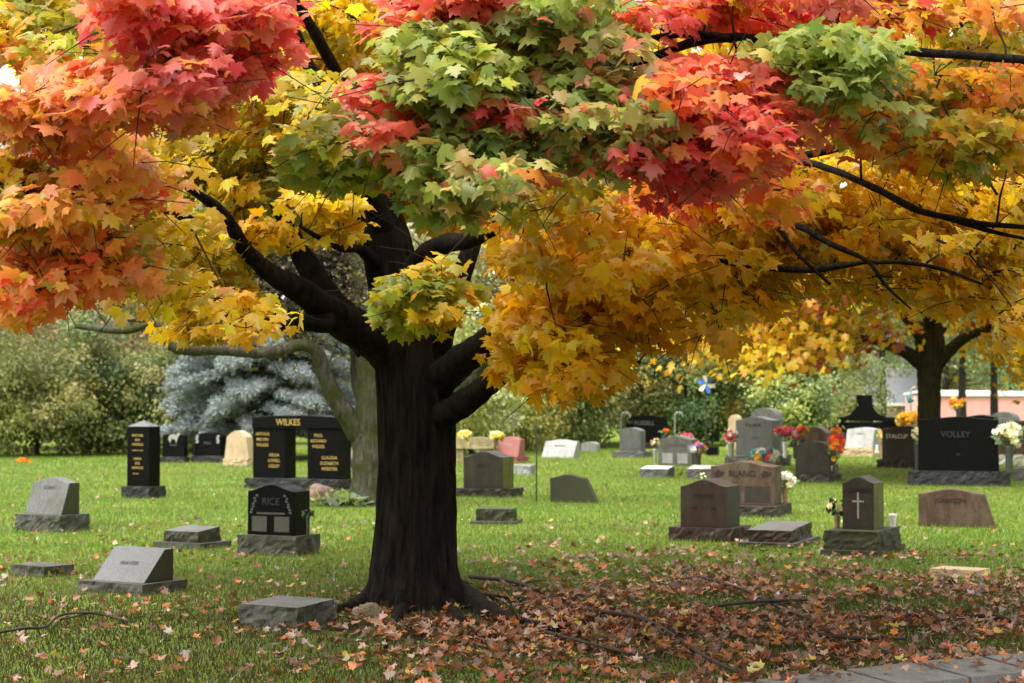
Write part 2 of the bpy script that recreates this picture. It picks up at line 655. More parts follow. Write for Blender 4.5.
# black portal monument
def portal():
    yaw = math.radians(24)
    xl, xm, xr, yb = 243, 338, 368, 491
    c, W, D, s = px_block(xl, xm, xr, yb, yaw, dmax=.75)
    t = thing('portal_monument', 'large black portal monument of two pillars under a lintel lettered WILKES in gold', 'monument', (c.x, c.y, 0), -yaw)
    hb = 11 * s
    link('base', block_mesh(W, D, hb, .014, seed=77), MAT['blackrock'], t)
    hp = 51 * s
    Wp, Dp = W * .355, D * .5
    names = [[('ARTHUR', -.2, .88), ('MELVIN', -.2, .77), ('WILKES', -.2, .66), ('HILDA', .16, .46), ('LOVELL', .16, .35), ('LESLEY', .16, .24)],
             [('PAUL', -.17, .86), ('RICHARD', -.17, .75), ('WILKES', -.17, .64), ('CLAUDIA', .16, .42), ('ELIZABETH', .16, .31), ('WEBSTER', .16, .20)]]
    for i, sx in enumerate((-1, 1)):
        o = link('pillar', tablet_mesh(Wp, Dp, hp, 'flat', 0), MAT['black'], t)
        px = sx * (W * .5 - .05 - Wp / 2)
        o.location = (px, 0, hb)
        for nm, fx, fz in names[i]:
            l = lettering(o, nm, hp * .088, fx * Wp, -Dp / 2, hp * fz, 'gold', narrow=.95)
    hl = 13 * s
    me = tablet_mesh(W * .95, Dp + .06, hl, 'oval', hl * .16, bevel=.006)
    o = link('lintel', me, MAT['black'], t)
    o.location = (0, 0, hb + hp)
    lettering(o, 'WILKES', hl * .72, -.08 * W, -(Dp + .06) / 2, hl * .45, 'gold', narrow=.9)
    return t


portal()

t = headstone('black headstone lettered RICE with a scalloped top and two frosted panels', 'black', (247, 294, 310, 486, 537), (236, 296, 321, 537, 557),
              top='serp', drop=.13, yaw=24, basemat='dkgrey', texts=[('RICE', .2, 0, .66, 'letblack')])
W, D, H, z0 = t['dims']
for sx in (-1, 1):
    face_block(t, 'frosted_panel', 'panel', sx * W * .24, H * .22, W * .32, H * .3)
    mb = MB()
    for k in range(7):
        mb.box((sx * (W * .42 - .01 * k + .012 * math.sin(k * 3)), -D / 2 - .002, z0 + H * (.45 + .055 * k)), (.03, .004, .022), .0)
    mb.build('carved_vine', MAT['letgrey'], t)
mb = MB()
mb.box((0, -D / 2 - .002, z0 + H * .43), (W * .6, .004, .02))
mb.build('carved_line', MAT['panel'], t)

marker('low dark flat marker on the grass at the far left edge of the lawn', 'dkgrey', (12, 44, 74, 567, 578), yaw=36)
t = headstone('low grey marker with a shiny sloped face, front left of the maple', 'pol', (91, 142, 172, 556, 588), (78, 142, 188, 585, 596),
              top='flat', drop=0, slant=.95, yaw=32, basemat='dkgrey', sidemat='mossy', cat='grave marker', name='slant_marker', group='low grave markers', texts=[('HUNTER', .2, 0, .55, 'letgrey')])
marker('low rectangular grey marker with a sloping pale top lying on a wider slab', 'mossy', (167, 200, 223, 534, 545), .35, (153, 200, 232, 544, 550), yaw=32, topmat='grey')
marker('big flat granite block with rough sides resting beside the maple roots', 'dkgrey', (240, 297, 335, 608, 631), .12, yaw=30, topmat='grey')
o = link('field_rock', rock_mesh(.13, .12, .1, 3), MAT['fieldstone'])
o.location = gnd(368, 617)
tag(o, 'small rounded tan rock leaning against the foot of the maple', 'rock')
o = link('field_rock', rock_mesh(.24, .2, .22, 9), MAT['pinkbrown'])
o.location = gnd(320, 497)
tag(o, 'pinkish brown rock in front of the black portal monument', 'rock')
headstone('small white headstone between the portal monument and the mossy tree', 'ltgrey', (351, 360, 363, 450, 471), None, top='oval', drop=.1)

# between the trunk and the middle
t = headstone('dark brown headstone with a pointed top and a yellow mossy side right of the trunk', 'brown', (462, 502, 513, 453, 490), (453, 511, 524, 489, 498),
              top='serp', drop=.15, yaw=20, sidemat='mossgreen', basemat='brown', texts=[('HOLT', .13, 0, .62, 'letbrown')])
marker('small dark upright block marker standing on a thin slab right of the trunk', 'mossy', (477, 514, 518, 511, 523), 0, (470, 516, 523, 522, 525), 'mossy', yaw=8)
marker('flat grey rough block in the grass below the red headstone', 'ltgrey', (511, 531, 536, 465, 475))
t = headstone('leaning olive mossy headstone with one sloped rough side', 'mossy', (550, 583, 586, 475, 503), None, top='serp', drop=.12, leanright=.22, yaw=14, sidemat='dkgrey')
t = headstone('red granite slant headstone beside the limestone bench', 'pinkred', (493, 515, 522, 439, 459), (492, 517, 529, 457, 463), top='serp', drop=.14, slant=.3, yaw=28, texts=[('SHAW', .16, 0, .6, 'letlight')])
marker('little pale grey block between the limestone bench and the dark brown headstone', 'ltgrey', (478, 488, 493, 448, 458))
t = headstone('broad pale grey slant headstone alone on the grass before the yellow shrubs', 'ltgrey', (541, 573, 580, 440, 458), None, top='serp', drop=.1, slant=.55, yaw=30, texts=[('MORGAN', .15, 0, .65, 'letgrey')])
headstone('small low pale headstone right of the broad pale slant headstone', 'ltgrey', (581, 597, 600, 442, 452), None, top='oval', drop=.18)
headstone('brown headstone just showing its rounded top behind the limestone bench', 'brown', (472, 488, 491, 433, 455), None, top='oval', drop=.1, yaw=12)

t = headstone('grey headstone with an arched top standing before the black Russell stone', 'grey', (620, 641, 646, 429, 453), (612, 642, 653, 452, 458), top='oval', drop=.13,
              texts=[('BAKER', .12, 0, .62, 'letgrey')])
W, D, H, z0 = t['dims']
face_block(t, 'recessed_panel', 'pol', 0, H * .42, W * .78, H * .62)
t = headstone('black headstone lettered RUSSELL in front of the hedge', 'black', (626, 664, 667, 416, 444), (623, 666, 671, 443, 449), top='serp', drop=.08, basemat='blackrock',
              texts=[('RUSSELL', .21, -.03, .7, 'letgrey')])
t = headstone('broad grey headstone with orange flowers at both sides', 'grey', (658, 692, 699, 436, 466), None, top='serp', drop=.12, texts=[('KENDRICK', .14, 0, .68, 'letgrey')])
W, D, H, z0 = t['dims']
for sx in (-1, 1):
    face_block(t, 'raised_panel', 'ltgrey', sx * W * .22, H * .25, W * .3, H * .34)
marker('white flat marker left of the one touching the brown Blang stone', 'grey', (640, 668, 674, 469, 478), .2, topmat='white', yaw=14)
marker('white flat marker touching the left edge of the brown Blang stone', 'grey', (687, 716, 722, 469, 479), .2, topmat='white', yaw=14)
marker('small black block between the grey stones near the hedge', 'black', (707, 717, 719, 447, 456))
headstone('slim tan headstone with a rounded top left behind the grey Palmer stone', 'sand', (729, 740, 743, 417, 447), (726, 741, 745, 445, 451), top='dome', drop=.2)
t = headstone('tall grey headstone lettered PALMER flanked by red and white flowers', 'pol', (737, 774, 782, 418, 457), (725, 776, 796, 456, 467), top='serp', drop=.09, yaw=26, basemat='grey',
              texts=[('PALMER', .12, -.02, .78, 'letdark'), ('MOTHER', .05, .02, .45, 'letgrey')])
headstone('grey headstone with a full round top rising behind the Palmer stone', 'grey', (749, 777, 783, 409, 452), (746, 779, 788, 451, 457), top='dome', drop=.3)
t = headstone('wide brown headstone lettered BLANG with carved flowers at both ends', 'tan', (707, 771, 779, 463, 507), (700, 776, 792, 507, 518), top='serp', drop=.11, yaw=20, basemat='brown',
              texts=[('BLANG', .2, 0, .72, 'letbrown')])
for me_ in (t.children[1],):
    pass
W, D, H, z0 = t['dims']
for sx in (-1, 1):
    mb = MB()
    for k in range(9):
        a = k * 2.4
        mb.box((sx * W * .37 + .05 * math.cos(a) * (k / 9 + .4), -D / 2 - .003, z0 + H * .72 + .035 * math.sin(a) * (k / 9 + .4)), (.045, .004, .022))
    mb.build('carved_flower', MAT['letbrown'], t)
    face_block(t, 'sunk_panel', 'brown', sx * W * .24, H * .26, W * .4, H * .36, .003)
t = headstone('dark maroon headstone with a peaked top on a long rough base', 'maroon', (682, 729, 742, 481, 529), (668, 733, 752, 529, 543), top='serp', drop=.14, yaw=24, sidemat='mossy', basemat='maroon',
              texts=[('TURNER', .12, 0, .66, 'letbrown'), ('1921', .06, -.2, .4, 'letbrown'), ('1988', .06, .2, .4, 'letbrown')])
marker('low maroon marker with a pale top between the maroon stone and the cross stone', 'maroon', (750, 794, 815, 533, 545), .3, (738, 796, 821, 544, 549), yaw=22, topmat='grey')
t = headstone('narrow brown headstone engraved with a white cross', 'brown', (845, 877, 887, 480, 534), (821, 889, 913, 534, 553), (821, 876, 918, 552, 558), top='serp', drop=.12, yaw=26,
              sidemat='mossgreen', basemat='mossy', slabmat='mossy', texts=[('JENSEN', .12, 0, .74, 'letbrown')])
W, D, H, z0 = t['dims']
mb = MB()
mb.box((0, -D / 2 - .003, z0 + H * .45), (.018, .005, H * .5))
mb.box((0, -D / 2 - .004, z0 + H * .53), (W * .36, .007, .018))
mb.build('engraved_cross', MAT['letlight'], t)
face_block(t, 'name_band', 'letbrown', 0, H * .74, W * .86, H * .1, .001)
t = headstone('low broad tan headstone lettered JOHNSON with a sloped rough right end', 'tan', (920, 983, 986, 490, 528), None, top='serp', drop=.12, leanright=.16, yaw=16, Dbody=.25,
              texts=[('JOHNSON', .17, 0, .7, 'letbrown')])
marker('pale tan flat plaque lying among fallen leaves right of the cross stone', 'sand', (931, 978, 990, 571, 579), 0, yaw=34, rough=.003)
t = headstone('very wide polished black headstone lettered VOLLEY between cream roses', 'black', (921, 1000, 1004, 418, 473), (910, 1009, 1013, 472, 487), top='serp', drop=.06, yaw=17, Dbody=.3,
              basemat='blackrock', texts=[('VOLLEY', .15, -.03, .67, 'letblack'), ('H', .09, 0, .3, 'letblack')])
t = headstone('brown headstone lettered STALCUP in bold white beside the wide black stone', 'brown', (885, 932, 940, 426, 460), (878, 935, 946, 460, 469), top='serp', drop=.1, yaw=22, basemat='brown',
              texts=[('STALCUP', .17, -.19, .68, 'letwhite', .9)])
t = headstone('pale grey slant headstone below the black winged monument', 'ltgrey', (843, 870, 879, 429, 449), (842, 873, 885, 448, 457), top='serp', drop=.08, slant=.4, yaw=28, basemat='sand',
              texts=[('WELLS', .15, 0, .7, 'letgrey')])
headstone('reddish brown rounded headstone behind the plain brown one with orange flowers', 'tan', (801, 826, 831, 428, 462), (797, 829, 836, 461, 467), top='oval', drop=.18)
headstone('plain dark brown headstone with an arched pale top edge and autumn flowers at its right', 'brown', (793, 827, 834, 443, 476), (790, 829, 842, 475, 483), top='oval', drop=.14, yaw=24)
headstone('pinkish tan headstone partly cut by the right edge of the photo', 'tan', (1001, 1040, 1048, 421, 455), (998, 1042, 1054, 455, 466), top='oval', drop=.08, basemat='white')
headstone('flat topped black headstone peeping over the wide black stone', 'black', (967, 994, 998, 415, 455), None, top='serp', drop=.04)
headstone('pale grey rounded headstone far back near the right edge', 'grey', (991, 1016, 1021, 412, 450), None, top='dome', drop=.2)
marker('grey block corner in the grass at the right edge of the photo', 'grey', (1016, 1050, 1060, 469, 482))


# stone bench
def bench():
    yaw = math.radians(8)
    c, W, D, s = px_block(446, 492, 498, 463, yaw, .5)
    t = thing('stone_bench', 'tan limestone bench with water stained edge behind the trunk', 'bench', (c.x, c.y, 0), -yaw)
    o = link('seat', block_mesh(W, .55, 11 * s, .008, seed=5), MAT['stonebench'], t)
    o.location = (0, 0, 14 * s)
    for sx in (-1, 1):
        o = link('leg', block_mesh(.32, .45, 14 * s - .004, .008, seed=6 + sx), MAT['stonebench'], t)
        o.location = (sx * W * .3, 0, 0)


bench()


def winged():
    Y = 66.0
    c = at(864, 427, Y)
    s = Y / FPX
    t = thing('winged_monument', 'broad black monument with curved sides and a square top behind the pale slant stone', 'monument', (c.x, c.y, 0), -math.radians(12))
    z = lambda py: max(0, at(864, py, Y).z)
    link('base', block_mesh(72 * s, 1.1, z(432), .02, seed=31), MAT['blackrock'], t)
    prof = [(-22, 421), (-19, 417)]
    for k in range(8):
        a = k / 7
        prof.append((-18 + 11 * math.sin(a * PI / 2), 416 - 11 * (1 - math.cos(a * PI / 2)) - 3 * a))
    prof += [(-7.5, 395), (8.5, 395)]
    for k in range(8):
        a = 1 - k / 7
        prof.append((8.5 + 14 - 11 * math.sin(a * PI / 2) - 3, 416 - 11 * (1 - math.cos(a * PI / 2)) - 3 * a))
    prof += [(26, 421)]
    vs = []
    for d in (-.3, .3):
        vs += [(x * s, d, z(py)) for x, py in prof]
    n = len(prof)
    mb = MB()
    mb.add(vs, [tuple(range(n)), tuple(range(2 * n - 1, n - 1, -1))] + [(i, n + i, n + (i + 1) % n, (i + 1) % n) for i in range(n)])
    mb.build('tablet', MAT['black'], t)
    for sx in (-1, 1):
        o = link('wing_slab', block_mesh(20 * s, .9, 5 * s, .004, seed=sx), MAT['black'], t)
        o.location = (sx * 29 * s, 0, z(422))
        o = link('wing_post', block_mesh(9 * s, .7, z(422) - z(432) - .004, .004, seed=sx + 3), MAT['black'], t)
        o.location = (sx * 30 * s, 0, z(432) + .002)
    o = link('shelf', block_mesh(52 * s, .8, z(422) - z(428), .004, seed=8), MAT['black'], t)
    o.location = (0, 0, z(428) - .003)
    o = link('shelf_support', block_mesh(40 * s, .5, z(428) - z(432) - .006, .004, seed=9), MAT['black'], t)
    o.location = (0, 0, z(432) + .001)


winged()


# ------------------------------------------------------------------ flowers
def rosette(mb, c, r, up, layers=3, petals=6):
    up = up.normalized()
    a = up.orthogonal().normalized()
    b = up.cross(a)
    for L in range(layers):
        k = 1 - L * .28
        lift = r * (.1 + .32 * L)
        for i in range(petals):
            t = 2 * PI * (i + .5 * L) / petals + random.uniform(-.2, .2)
            d = a * math.cos(t) + b * math.sin(t)
            e = up.cross(d)
            tip = c + d * r * k + up * (lift + r * .25)
            mb.add([c + up * lift * .6, c + d * r * k * .6 + e * r * .42 * k + up * lift, tip, c + d * r * k * .6 - e * r * .42 * k + up * lift], [(0, 1, 2, 3)])


def bouquet(label, px, py, wpx, hpx, Y, cols, vase=None, vase_px=None, nfl=12, nleaf=26, leafcol='stemgreen', frm=.042, cat='flowers', spread=1.0, flat=.7):
    """flower heads in a ball wpx by hpx round (px, py); vase: material and its width, top, bottom in pixels"""
    s = Y / FPX
    c = at(px, py, Y)
    vb = at(px, vase_px[2], Y) if vase_px else c - Vector((0, 0, hpx * s / 2))
    root = Vector((c.x, c.y, max(0.0, vb.z)))
    t = thing('flower_bouquet', label, cat, root, 0, 'flowers left at the graves')
    C = c - root
    rw, rh = wpx * s / 2, hpx * s / 2
    if vase:
        zt = at(px, vase_px[1], Y).z - root.z
        r = vase_px[0] * s / 2
        mb = MB()
        prof = [(.0, .7), (.06, .75), (.5, .8), (.92, 1.0), (1.0, 1.12)]
        tube(mb, [(0, 0, zt * a, r * b) for a, b in prof], 14)
        mb.build('vase', MAT[vase], t, True)
    mbs = {k: MB() for k in cols}
    for i in range(int(nfl * 1.5)):
        d = Vector((random.gauss(0, 1), random.gauss(0, 1), random.gauss(.35, .8))).normalized()
        p = C + Vector((d.x * rw, d.y * rw * flat, d.z * rh)) * random.uniform(.55, .95)
        rosette(mbs[cols[i % len(cols)]], p, rw * frm * 10 * random.uniform(.8, 1.2) * spread, d + Vector((0, -.6, .4)))
    for k, mb in mbs.items():
        mb.build('blossoms', MAT[k], t)
    mb = MB()
    for i in range(nleaf):
        d = Vector((random.gauss(0, 1), random.gauss(0, 1), random.gauss(-.15, .7))).normalized()
        p = C + Vector((d.x * rw, d.y * rw * flat, d.z * rh)) * random.uniform(.3, .95)
        e = d.orthogonal().normalized() * rw * .22
        q = p + d * rw * .55
        mb.add([p, p.lerp(q, .5) + e, q, p.lerp(q, .5) - e], [(0, 1, 2, 3)])
    base = C - Vector((0, 0, rh * 1.0))
    for i in range(5):
        tube(mb, [tuple(base) + (.006,), tuple(C + Vector((random.uniform(-.5, .5) * rw, 0, random.uniform(-.2, .3) * rh))) + (.004,)], 5)
    mb.build('leaves', MAT[leafcol], t)
    return t


bouquet('pale yellow mums on the left end of the limestone bench', 465, 435, 13, 7, 45.0, ['petal_yellow', 'petal_cream'], nfl=22)
bouquet('pale yellow mums on the right end of the limestone bench', 497, 436, 14, 8, 45.0, ['petal_yellow', 'petal_cream'], nfl=22)
bouquet('orange silk flowers on the stem behind the broad grey headstone', 664, 432, 9, 7, 48.5, ['petal_orange'], 'vasedark', (5, 436, 450), nfl=8)
bouquet('orange and white flowers at the left edge of the broad grey headstone', 655, 443, 8, 12, 43.5, ['petal_orange', 'petal_white', 'petal_yellow'], 'silver', (4, 449, 463), nfl=9)
bouquet('orange and lilac flowers in a dark vase right of the broad grey headstone', 698, 449, 17, 9, 43.0, ['petal_orange', 'petal_white', 'petal_purple'], 'vasedark', (7, 452, 466), nfl=13)
bouquet('small red flowers low behind the broad grey headstone', 687, 437, 14, 5, 50.0, ['petal_red', 'petal_pink'], 'vasedark', (3, 438, 455), nfl=7)
bouquet('red and white flowers in a silver vase left of the Palmer stone', 731, 436, 14, 13, 42.2, ['petal_red', 'petal_white', 'petal_pink'], 'silver', (7, 443, 457), nfl=11)
bouquet('pink and white flowers in a tall white vase right of the Palmer stone', 785, 433, 18, 14, 42.2, ['petal_pink', 'petal_red', 'petal_pink', 'petal_white'], 'vasewhite', (5, 442, 458), nfl=16)
bouquet('teal, gold and white bouquet lying on the base of the Palmer stone', 766, 456, 24, 14, 41.0, ['petal_teal', 'petal_white', 'petal_gold', 'petal_white', 'petal_pink'], 'stempale', (6, 461, 464), nfl=17, leafcol='stempale')
bouquet('mixed purple and red flowers between the Palmer stone and the reddish brown stone', 795, 437, 10, 11, 44.5, ['petal_purple', 'petal_orange', 'petal_red'], 'vasedark', (5, 442, 459), nfl=10)
bouquet('white hydrangea flowers in a tan vase right of the brown Blang stone', 785, 481, 21, 14, 25.5, ['petal_white', 'petal_cream'], 'vasetan', (7, 487, 507), nfl=26)
bouquet('little white flowers left of the brown Blang stone', 703, 477, 6, 9, 24.8, ['petal_cream'], 'vasetan', (3, 481, 512), nfl=6)
bouquet('tall orange and red silk flowers left of the reddish brown stone', 802, 433, 13, 14, 42.5, ['petal_orange', 'petal_gold', 'petal_red'], 'vasedark', (5, 439, 462), nfl=12)
bouquet('long cascade of orange and red flowers right of the plain dark brown stone', 836, 446, 15, 40, 34.6, ['petal_orange', 'petal_red', 'petal_gold', 'petal_orange'], 'vasedark', (4, 464, 475), nfl=34, nleaf=30)
bouquet('gold and white flowers in a metal vase right of the pale grey slant stone', 883, 436, 12, 11, 46.5, ['petal_gold', 'petal_white', 'petal_yellow'], 'vasetan', (6, 441, 455), nfl=11)
bouquet('golden mums in a mound over the Stalcup stone', 911, 420, 25, 11, 47.0, ['petal_gold'], 'vasedark', (9, 424, 460), nfl=46)
bouquet('cream roses in a dark vase right of the wide black stone', 1009, 436, 27, 22, 33.0, ['petal_cream', 'petal_white'], 'vasedark', (9, 446, 474), nfl=15)
bouquet('cream roses showing at the left edge of the wide black stone', 917, 434, 11, 18, 34.6, ['petal_cream'], 'vasedark', (6, 442, 476), nfl=10)
bouquet('withered brown flowers in a thin vase left of the cross stone', 837, 507, 17, 20, 19.0, ['petal_dead', 'petal_cream', 'petal_dead'], 'vasetan', (6, 516, 534), nfl=10, nleaf=34)
bouquet('bright orange flower mound on the far left lawn', 24, 462, 14, 4, 46.0, ['petal_orange', 'petal_gold'], nfl=26)
bouquet('orange and yellow flowers on top of a post near the right maple', 958, 404, 16, 12, 48.0, ['petal_orange', 'petal_yellow', 'petal_gold'], 'vasedark', (4, 409, 462), nfl=12)
bouquet('teal bow hanging from a hook at the right maple trunk', 911, 399, 9, 7, 49.0, ['petal_teal'], nfl=9, leafcol='stempale')
bouquet('small brown leafy spray at the right edge of the Rice stone', 308, 513, 12, 8, 18.5, ['petal_dead'], 'vasedark', (4, 516, 537), nfl=6, nleaf=30)

# vases and figurines without flowers
def vase(label, px, yt, yb, w, mat, Y=None):
    p = gnd(px, yb) if Y is None else at(px, yb, Y)
    s = p.y / FPX
    mb = MB()
    h = (yb - yt) * s
    r = w * s / 2
    tube(mb, [(0, 0, h * a, r * b) for a, b in ((0, .75), (.05, .6), (.3, .6), (.9, 1.0), (1.0, 1.1), (.985, .95))], 14)
    o = mb.build('flower_vase', MAT[mat], None, True)
    o.location = p
    return tag(o, label, 'vase', 'empty vases')


vase('empty white fluted vase on the base right of the cross stone', 893, 514, 535, 8, 'vasewhite', 19.2)
vase('small yellowish vase beside the foot of the plain dark brown stone', 830, 466, 476, 5, 'petal_cream', 35.2)


def figurine(label, px, yt, yb, Y):
    p = at(px, yb, Y)
    s = Y / FPX
    h = (yb - yt) * s
    mb = MB()
    tube(mb, [(0, 0, h * a, h * b) for a, b in ((0, .28), (.1, .26), (.5, .16), (.62, .2), (.7, .1))], 12)
    tube(mb, [(0, 0, h * a, h * b) for a, b in ((.7, .05), (.74, .12), (.85, .15), (.95, .11), (1, .03))], 12)
    o = mb.build('figurine', MAT['vasewhite'], None, True)
    o.location = p
    tag(o, label, 'figurine')


figurine('tiny white figurine standing on the base of the pale slant stone', 877, 445, 453, 48.0)


# shepherd hooks and rod
def hook(label, px, yb, yt, Y, mat, w=.012, arc=7, sgn=1):
    s = Y / FPX
    b, tp = at(px, yb, Y), at(px, yt, Y)
    mb = MB()
    r = arc * s / 2
    path = [(0, 0, -b.z if b.z > 0 else 0, w / 2), (0, 0, (tp.z - b.z) * .5, w / 2), (0, 0, tp.z - b.z - r, w / 2)]
    if arc:
        for k in range(1, 9):
            a = PI - k / 8 * PI * 1.15
            path.append((sgn * (r + r * math.cos(a)), 0, tp.z - b.z - r + r * math.sin(a), w / 2))
    tube(mb, path, 6)
    o = mb.build('shepherd_hook' if arc else 'iron_rod', MAT[mat], None, True)
    o.location = (b.x, b.y, max(0, b.z))
    return tag(o, label, 'garden hook', 'shepherd hooks')


hook('thin dark iron rod standing alone in the grass before the yellow shrubs', 536.5, 502, 420, gnd(537, 502).y, 'wire', .022, 0)
hook('pale shepherd hook left of the black Russell stone', 621, 449, 412, gnd(621, 449).y, 'palewire', .04, 9)
hook('pale shepherd hook right of the black Russell stone', 675, 449, 412, gnd(675, 449).y, 'palewire', .04, 8)
hook('tall pale shepherd hook holding the teal bow by the right maple', 911, 460, 388, 49.2, 'palewire', .05, 12)


def pinwheel():
    Y = 52.0
    c = at(706, 384, Y)
    t = thing('pinwheel', 'blue and white garden pinwheel on a thin pole before the shrubs', 'garden ornament', (c.x, c.y, 0))
    mb = MB()
    tube(mb, [(0, 0, 0, .02), (0, 0, c.z, .02)], 6)
    mb.build('pole', MAT['wire'], t)
    for k, m in enumerate(['petal_blue', 'petal_white', 'petal_blue', 'petal_cream', 'petal_blue', 'petal_white']):
        a = k * PI / 3 + .4
        mb = MB()
        d, e = Vector((math.cos(a), -.1, math.sin(a))), Vector((-math.sin(a), -.3, math.cos(a)))
        C = Vector((0, -.06, c.z))
        mb.add([C, C + d * .14 - e * .02, C + d * .27 + e * .06, C + d * .2 + e * .15 + Vector((0, -.06, 0))], [(0, 1, 2, 3)])
        mb.build('vane', MAT[m], t)


pinwheel()
# ------------------------------------------------------------------ foliage
def maple_shape(hi=True):
    half = [(0, .06), (.18, -.05), (.40, .0), (.31, .17), (.46, .26), (.64, .50), (.48, .52), (.24, .48), (.28, .70), (.14, .74), (0, 1.02)] if hi else \
           [(0, .05), (.38, -.02), (.30, .2), (.62, .48), (.24, .48), (.24, .72), (0, 1.02)]
    R = [(x, y, -.22 * x - .25 * max(0, y - .45) ** 2) for x, y in half]
    k = len(half)
    V = R + [(-x, y, z) for x, y, z in R[1:-1]]
    f1 = list(range(k))
    f2 = [0, k - 1] + [k + i for i in range(k - 3, -1, -1)]
    return np.array(V, float), [f1, f2]


RHOMB = (np.array([(0, 0, 0), (.34, .45, -.08), (0, 1, -.05), (-.34, .45, -.08)], float), [[0, 1, 2, 3]])
BLADE = (np.array([(-.09, 0, 0), (.09, 0, 0), (.0, 1, .12)], float), [[0, 1, 2]])
MAPLE_HI, MAPLE_LO = maple_shape(True), maple_shape(False)


def norm(a):
    return a / np.maximum(np.linalg.norm(a, axis=-1, keepdims=True), 1e-9)


def leaves_mesh(name, P, Nn, T, S, C, shape, mat, parent=None, kind=None):
    V, F = shape
    n, k = len(P), len(V)
    Nn = norm(Nn)
    T = norm(T - (T * Nn).sum(1, keepdims=True) * Nn)
    B = np.cross(T, Nn)
    zf = rng.uniform(.2, 2.6, n)[:, None, None] if k > 6 else 1.0
    co = (P[:, None, :] + S[:, None, None] * (V[None, :, 0, None] * B[:, None, :] + V[None, :, 1, None] * T[:, None, :] + V[None, :, 2, None] * zf * Nn[:, None, :]))
    me = bpy.data.meshes.new(name)
    me.vertices.add(n * k)
    me.vertices.foreach_set('co', co.reshape(-1).astype(np.float32))
    li, tot = [], []
    off = np.arange(n)[:, None] * k
    per = sum(len(f) for f in F)
    loops = np.concatenate([np.array(f)[None, :] + off for f in F], 1).reshape(-1)
    starts1 = np.cumsum([0] + [len(f) for f in F[:-1]])
    starts = (np.arange(n)[:, None] * per + starts1[None, :]).reshape(-1)
    me.loops.add(len(loops))
    me.loops.foreach_set('vertex_index', loops.astype(np.int32))
    me.polygons.add(len(starts))
    me.polygons.foreach_set('loop_start', starts.astype(np.int32))
    me.update(calc_edges=True)
    at_ = me.attributes.new('Col', 'FLOAT_COLOR', 'POINT')
    # leaves are a little richer towards their tips
    grad = (1.07 - .16 * V[:, 1].clip(0, 1))[None, :, None] * np.array([1, 1, 1]) if k > 6 else np.ones((1, k, 3))
    col = (C[:, None, :] * grad).clip(0, .92).reshape(-1, 3)
    col = np.concatenate([col, np.ones((n * k, 1))], 1)
    at_.data.foreach_set('color', col.reshape(-1).astype(np.float32))
    return link(name, me, mat, parent, kind)


def jitter(c, n, v=.18, h=.06):
    c = np.asarray(c, float)
    if c.ndim == 1:
        c = np.repeat(c[None], n, 0)
    out = c * (1 + rng.normal(0, v, (n, 1))) * (1 + rng.normal(0, h, (n, 3)))
    return np.clip(out, .002, .9)


# ------------------------------------------------------------------ the big maple
T0 = gnd(415, 606)
TY = T0.y
maple = thing('maple_tree', 'big maple with black trunk and red, orange, green and golden leaves spreading over the foreground', 'tree', (T0.x, T0.y, 0))
OFF = T0.copy()


def loc(p):
    return (p.x - OFF.x, p.y - OFF.y, p.z)


def limb_path(rows, n=8):
    """rows: px, py, distance, width in pixels"""
    out = []
    for px, py, Y, w in rows:
        p = at(px, py, Y)
        out.append(loc(p) + (w * Y / FPX / 2,))
    return spline(out, n)


# trunk: bark ridges, root flare
def big_trunk():
    rows = [(413, 622, 42), (413, 600, 41), (414, 575, 39.5), (415, 545, 38.5), (416, 500, 38), (417, 450, 37.5), (415, 400, 37.5), (411, 360, 37), (407, 330, 36), (400, 300, 30), (392, 270, 27), (385, 235, 25),
            (376, 200, 21), (371, 165, 19), (378, 130, 15), (392, 90, 13), (396, 40, 11), (392, -20, 9), (400, -120, 7)]
    path = []
    for px, py, w in rows:
        p = at(px, py, TY)
        path.append((p.x - OFF.x, 0 + .0, p.z, w * TY / FPX))
    path = spline(path, 14)
    n = 120
    vs, fs = [], []
    rootang = [math.radians(a) for a in (-172, -140, -95, -55, -28, 10, 60, 110, 150)]
    for i, (x, y, z, r) in enumerate(path):
        for k in range(n):
            t = 2 * PI * k / n
            fl = 0
            for ra in rootang:
                d = (t - ra + PI) % (2 * PI) - PI
                fl += math.exp(-(d / .27) ** 2) * (1.7 if abs(ra + .49) < .02 or abs(ra - .1745) < .02 else 1)
            flare = math.exp(-max(z, 0) / .2) * .28 * (fl - .25) + math.exp(-max(z, 0) / .45) * .1
            ridge = noise.noise(Vector((math.cos(t) * 7, math.sin(t) * 7, z * 1.1)))
            ridge2 = noise.noise(Vector((math.cos(t) * 17, math.sin(t) * 17, z * 3.2)))
            rr = r * (1 + flare + .085 * (abs(ridge) * 2 - .5) + .05 * ridge2)
            vs.append((x + rr * math.cos(t), y + rr * math.sin(t), z))
    m = len(path)
    for i in range(m - 1):
        for k in range(n):
            k2 = (k + 1) % n
            fs.append((i * n + k, i * n + k2, (i + 1) * n + k2, (i + 1) * n + k))
    fs.append(tuple((m - 1) * n + k for k in range(n)))
    mb = MB()
    mb.add(vs, fs)
    return mb.build('trunk', MAT['bark'], maple, True), path


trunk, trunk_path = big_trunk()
SK = [np.array(p[:3]) + np.array([OFF.x, OFF.y, 0]) for p in trunk_path if p[2] > 2.0]      # skeleton the twigs grow from

